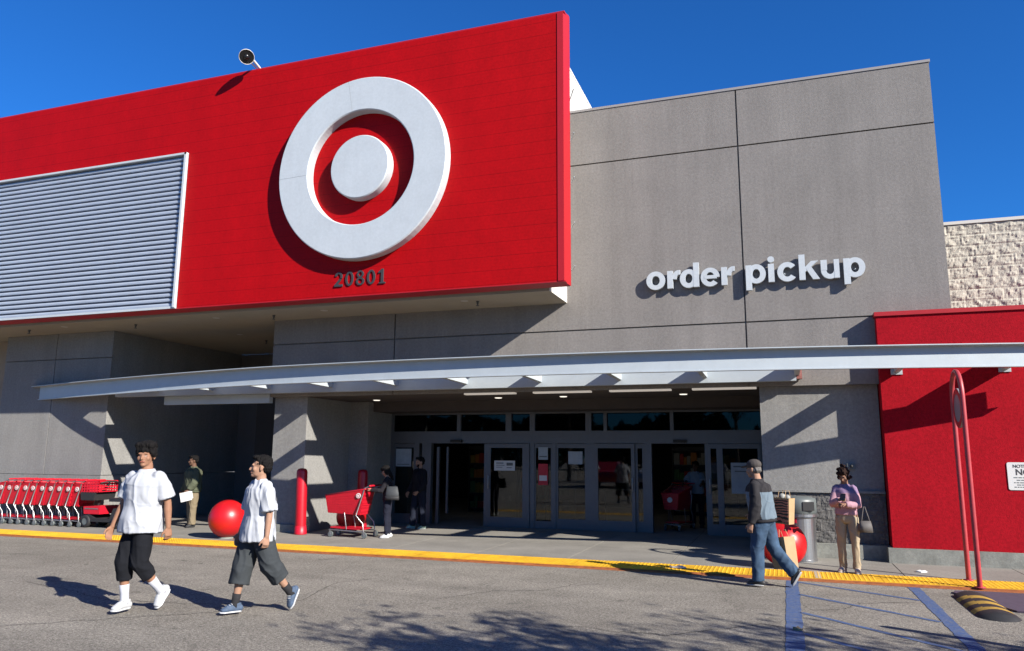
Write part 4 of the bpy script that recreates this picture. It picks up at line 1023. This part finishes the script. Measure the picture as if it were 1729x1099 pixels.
def jpaint(c, dz, s, J):
    h = (c.z - dz)/s
    if h > .355: return 0
    # sleeves stay dark: far from the torso axis
    if abs(c.x) > .205*s: return 0
    return 1
_, JM = person('man in cap and two tone jacket walking along the kerb with paper bags', (-.30,11.45,0), -104, 1.72,
       dict(thL=10,knL=10,ftL=0,thR=-13,knR=26,ftR=-58,arL=-6,abL=7,elL=22,arR=-4,abR=12,elR=52,inR=-8,lean=7,hyaw=-8,hpitch=6,curlR=70,curlL=35), OLV, mat('grey_hair',(.12,.11,.10),.7),
       dict(cap=cl('grey_cap',(.085,.075,.07),.15), top=dict(name='jacket',mats=[DJ,LJ],sleeve=2,ease=.045,hem=-.02,fold=.013,paint=jpaint,band=DJ,vox=.007), bottom=dict(name='jeans',mats=[JEAN],len=1,ease=.024,ankle=.062,fold=.011,ff=(9,9,3.5)),
            shoe=mat('black_trainer',(.02,.02,.022),.6), sole=mat('grey_sole',(.45,.45,.45),.6)), girth=1.08, hairstyle='cap')
PINK = cl('pink_sweater',(.50,.29,.34),.1); PURP = cl('lilac_sweater',(.30,.20,.32),.1)
def ppaint(c, dz, s, J): return 1 if (c.z-dz)/s > .385 + .02*noise.noise(c*9) else 0
_, JP = person('curly haired woman in pink and lilac sweater looking down at her phone', (.88,13.02,.03), -12, 1.58,
       dict(thL=2,knL=3,outL=12,thR=-2,knR=2,outR=14,arL=14,abL=8,elL=82,inL=42,arR=22,abR=6,elR=92,inR=34,hpitch=30,hyaw=-10,lean=3,curlL=55,curlR=50,shw=.86), (.30,.165,.11), HAIRBR,
       dict(top=dict(name='sweater',mats=[PINK,PURP],sleeve=2,ease=.024,hem=.03,fold=.008,paint=ppaint), bottom=dict(name='trousers',mats=[cl('cream_twill',(.44,.36,.25),.08)],len=1,ease=.006,ankle=.055),
            shoe=mat('cream_boot',(.62,.50,.40),.7), sole=WS, shoetop=.17), girth=.96, hairstyle='curly')

# ------------------------------------------------------------------ held things
def wpos(base, face, v): return Matrix.Translation(base) @ Matrix.Rotation(R(face),4,'Z') @ v
def paper_bag(label, c, w_, d_, h, rz, ry, printed=False):
    t = thing('paper_bag', label, 'bag', c, rz, 'brown paper bags carried by the man in the cap'); t.rotation_euler = (0, ry, rz)
    g = MB(); e = .012
    v = [(-w_/2,-d_/2,0),(w_/2,-d_/2,0),(w_/2,d_/2,0),(-w_/2,d_/2,0),(-w_/2-e,-d_/2-e,h),(w_/2+e,-d_/2-e,h),(w_/2+e,d_/2+e,h),(-w_/2-e,d_/2+e,h),
         (-w_/2-e+.008,-d_/2-e+.008,h),(w_/2+e-.008,-d_/2-e+.008,h),(w_/2+e-.008,d_/2+e-.008,h),(-w_/2-e+.008,d_/2+e-.008,h),(-w_/2+.01,-d_/2+.01,.02),(w_/2-.01,-d_/2+.01,.02),(w_/2-.01,d_/2-.01,.02),(-w_/2+.01,d_/2-.01,.02)]
    g.add(v, [(0,3,2,1),(0,1,5,4),(1,2,6,5),(2,3,7,6),(3,0,4,7),(4,5,9,8),(5,6,10,9),(6,7,11,10),(7,4,8,11),(8,9,13,12),(9,10,14,13),(10,11,15,14),(11,8,12,15),(12,13,14,15)])
    g.build('bag_body', PAPER, t)
    if printed:
        mm = mat('printed_pattern',(.5,.33,.17),.85); nt_ = mm.node_tree; wv = nt_.nodes.new('ShaderNodeTexWave'); wv.wave_type='RINGS'; wv.inputs['Scale'].default_value=9; wv.inputs['Distortion'].default_value=6; wv.inputs['Detail'].default_value=2
        tc = nt_.nodes.new('ShaderNodeTexCoord'); rp = nt_.nodes.new('ShaderNodeValToRGB'); rp.color_ramp.interpolation='CONSTANT'; rp.color_ramp.elements[0].color=(.45,.16,.10,1); rp.color_ramp.elements[1].position=.5; rp.color_ramp.elements[1].color=(.03,.025,.02,1)
        nt_.links.new(tc.outputs['Object'], wv.inputs[0]); nt_.links.new(wv.outputs['Fac'], rp.inputs[0]); nt_.links.new(rp.outputs[0], nt_.nodes['Principled BSDF'].inputs['Base Color'])
        g = MB(); g.box(-w_/2+.005,w_/2-.005,-d_/2-.014,-d_/2-.010,.02,h-.02); g.build('printed_side', mm, t)
        g = MB(); g.ell((-.03,0,h+.01),(.05,.05,.05)); g.ell((.04,.02,h+.0),(.04,.04,.045)); g.build('wrapped_goods', GC[3], t, True)
    g = MB()
    for y in (-d_/2-.005, d_/2+.005):
        g.tube([(-.06,y,h-.01),(-.05,y*.6,h+.10),(.05,y*.6,h+.10),(.06,y,h-.01)],[.004]*4,n=6)
    g.build('handle', PAPER, t, True); return t
paper_bag('large brown paper bag held low behind the man in the cap', (-.03,11.68,.22), .30,.17,.42, R(-48), R(-10))
paper_bag('patterned paper bag with goods sticking out held behind the man in the cap', (-.02,11.78,.82), .21,.14,.36, R(-30), R(2), True)
# green man's papers
g = MB(); p = wpos((-13.28,15.0,.03), -25, JG['wrL'] + JG['faL']*.12) + Vector((.03,-.02,0))
Mx = Matrix.Translation(p) @ Matrix.Rotation(R(20),4,'Z') @ Matrix.Rotation(R(-14),4,'Y')
g.box(-.14,.12,-.004,.002,-.15,.06, M=Mx); g.box(-.10,.15,.004,.010,-.12,.05, M=Mx)
o = g.build('paper_sheets', WPAPER); tag(o,'white sheets of paper held by the man in the olive jacket','papers')
def phone(base, face, J, sd, label):
    p = wpos(base, face, J['wr'+sd] + J['fa'+sd]*.11); g = MB()
    g.prism(rrect(-.036,.036,-.075,.075,.01),-.005,.005); o = g.build('phone', mat('phone_black',(.01,.01,.012),.2)); o.location = p; o.rotation_euler = (R(-50),0,R(face)); tag(o,label,'phone')
phone((-7.92,14.72,.03),-66,JC,'R','dark phone in the hand of the woman at the cart')
phone((.88,13.02,.03),-12,JP,'R','black phone held by the curly haired woman in pink')
def handbag(label, c, rz, w_, d_, h, m1, m2, top, name='handbag'):
    t = thing(name, label, 'bag', c, rz)
    g = MB(); g.tube([(0,0,0),(0,0,h*.5),(0,0,h)],[(w_/2,d_/2),(w_/2*.95,d_/2*.9),(w_/2*.75,d_/2*.35)],n=20,rnd=False)
    o = g.build('bag_body', [m1], t, True); 
    g = MB(); g.tube([(0,0,-.005),(0,0,h*.28)],[(w_/2+.004,d_/2+.004)]*2,n=20,rnd=False) if m2 else None
    if m2: g.build('bag_base', [m2], t, True)
    g = MB(); T = Vector(top)-Vector(c); T = Matrix.Rotation(-rz,3,'Z') @ T
    g.tube([(-w_/2*.6,0,h*.95),(T.x-.01,T.y,T.z),(T.x+.01,T.y,T.z),(w_/2*.6,0,h*.95)],[.008]*4,n=6); g.build('strap',[m2 or m1],t,True)
GB = mat('grey_leather',(.05,.055,.06),.7,0,.1,10); TP = mat('taupe_leather',(.10,.09,.085),.7,0,.1,10)
sp_ = wpos((-7.92,14.72,.03),-66,JC['shL']); handbag('grey and black shoulder bag hanging from the woman at the cart', (-7.74,14.56,.82), R(12), .30,.12,.27, GB, RUBBER, tuple(sp_+Vector((0,0,.05))))
handbag('small taupe handbag on the arm of the curly haired woman in pink', (1.13,12.92,.64), R(15), .20,.09,.17, TP, None, (1.12,12.92,1.02))

# ------------------------------------------------------------------ things outside the frame that cast shadows / reflect
def tree(loc, h, r, nl, label, seed, base=.55, bark=None):
    random.seed(seed); t = thing('shade_tree', label, 'tree', loc, 0, 'trees in the car park')
    g = MB(); top = Vector((0,0,h*base)); g.tube([(0,0,0),(.05,.03,h*.3),top],[.16,.12,.10],n=10,rnd=False); limbs = []
    for k in range(11):
        a = k*2.4; e = Vector((math.cos(a)*r*random.uniform(.5,.95), math.sin(a)*r*random.uniform(.5,.95), h*random.uniform(.68,1.0)))
        md = top.lerp(e,.5)+Vector((0,0,.15)); g.tube([top-Vector((0,0,random.uniform(0,.6))),md,e],[.055,.03,.01],n=6,rnd=False); limbs.append((top,md,e))
        for j in range(3):
            e2 = md.lerp(e,random.uniform(.2,.9))+Vector((random.gauss(0,.35),random.gauss(0,.35),random.gauss(0,.25)))*r/1.6; g.tube([md.lerp(e,.3),e2],[.015,.006],n=5,rnd=False); limbs.append((md,md.lerp(e2,.5),e2))
    g.build('trunk', mat('bark',(.12,.09,.065),.9,0,.2,8), t)
    g = MB()
    for k in range(nl):
        a,b_,c = random.choice(limbs); q = random.random()**.6; p = b_.lerp(c,q)+Vector((random.gauss(0,.17),random.gauss(0,.17),random.gauss(0,.13)))*r/1.5
        d1 = Vector((random.gauss(0,1),random.gauss(0,1),random.gauss(-.3,.6))).normalized(); d2 = d1.orthogonal().normalized(); L = random.uniform(.08,.17); W = L*.3
        g.add([p-d2*W*.2, p+d1*L*.5+d2*W, p+d1*L, p+d1*L*.5-d2*W],[(0,1,2,3)])
    o = g.build('crown', mat('leaf_green',(.06,.10,.03),.6,0,.3,5), t)
tree((5.6,2.8,0), 6.0, 1.7, 5200, 'leafy young tree right of the camera shading the near asphalt', 3)
tree((9.3,3.9,0), 6.2, 1.7, 1900, 'thin leafed tree farther right shading the blue bay lines', 5)
tree((-14,-16,0), 8, 3.2, 6000, 'broad tree across the car park reflected in the left doors', 8)
tree((-3,-20,0), 8.5, 3.4, 6000, 'broad tree across the car park reflected in the right doors', 9)
tree((7,-22,0), 8.5, 3.4, 6000, 'broad tree across the car park right of the others', 10)
sp2 = thing('bay_post', 'slim round post standing right of the hatched bay', 'post', (3.0,8.27,0))
g = MB(); g.lathe([(0,0),(.06,0),(.06,1.26),(0,1.26)],n=16); g.build('post_tube', STEEL, sp2, True)
g = MB(); g.lathe([(0,1.30),(.035,1.29),(.065,1.24),(.065,1.22)],n=16); g.build('post_cap', RUBBER, sp2, True)
def car(loc, rz, col, label):
    t = thing('parked_car', label, 'car', loc, rz, 'cars parked behind the camera')
    pr = [(-2.2,.35),(-2.22,.62),(-2.1,.82),(-1.2,.92),(-.6,1.38),(.7,1.42),(1.45,.98),(2.15,.90),(2.25,.6),(2.2,.35)]
    g = MB(); vs = []; W = [.82,.86,.86,.86,.66,.66,.84,.84,.86,.82]
    for sg in (-1,1): vs += [(x, sg*w_, z) for (x,z),w_ in zip(pr,W)]
    n = len(pr); g.add(vs,[tuple(range(n)),tuple(range(2*n-1,n-1,-1))]+[(i,(i+1)%n,(i+1)%n+n,i+n) for i in range(n)]); g.build('body', mat('car_paint',col,.3,.1,coat=.5), t)
    g = MB()
    for sg in (-1,1): g.add([(-1.0,sg*.845,.95),(1.2,sg*.845,1.0),(.62,sg*.68,1.36),(-.55,sg*.68,1.33)],[(0,1,2,3)])
    g.add([(-1.2,-.8,.94),(-1.2,.8,.94),(-.62,.64,1.375),(-.62,-.64,1.375)],[(0,1,2,3)]); g.v=[(x,y*1.01,z+.004) for x,y,z in g.v]; g.build('window', DARKP, t)
    for x in (-1.4,1.4):
        for y in (-.80,.80):
            g = MB(); g.lathe([(0,-.1),(.30,-.1),(.33,-.07),(.33,.07),(.30,.1),(0,.1)],(x,y,.33),24,axis='y'); wv = g.build('wheel', RUBBER, t, True)
            g = MB(); g.lathe([(0,-.105),(.18,-.105),(.18,.105),(0,.105)],(x,y,.33),16,axis='y'); g.build('rim', STEELB, wv)
car((-9.5,-8,0), R(88), (.55,.02,.02), 'red saloon car parked across the lane')
car((-6.6,-8.3,0), R(91), (.65,.66,.68), 'white saloon car parked across the lane')
car((-3.7,-8.0,0), R(90), (.10,.11,.13), 'dark grey saloon car parked across the lane')

# far edge of the car park: a hedge line of trees, one mass (seen only as reflection in the doors)
random.seed(21); g = MB()
for k in range(14000):
    x = random.uniform(-90,60); b_ = 6.3+5.0*noise.noise(Vector((x*.13,0,0)))+2.0*noise.noise(Vector((x*.5,3,0)))
    z = b_*random.random()**.7; p = Vector((x, -62+random.gauss(0,1.5), z+.3)); d1 = Vector((random.gauss(0,1),random.gauss(0,1),random.gauss(0,1))).normalized()*random.uniform(.4,.9); d2 = d1.orthogonal().normalized()*.5
    g.add([p-d1,p-d2,p+d1,p+d2],[(0,1,2,3)])
o = g.build('tree_line', mat('far_leaf',(.045,.07,.03),.8,0,.3,1)); tag(o, 'distant dark line of trees along the far edge of the car park', 'tree line', kind='stuff')
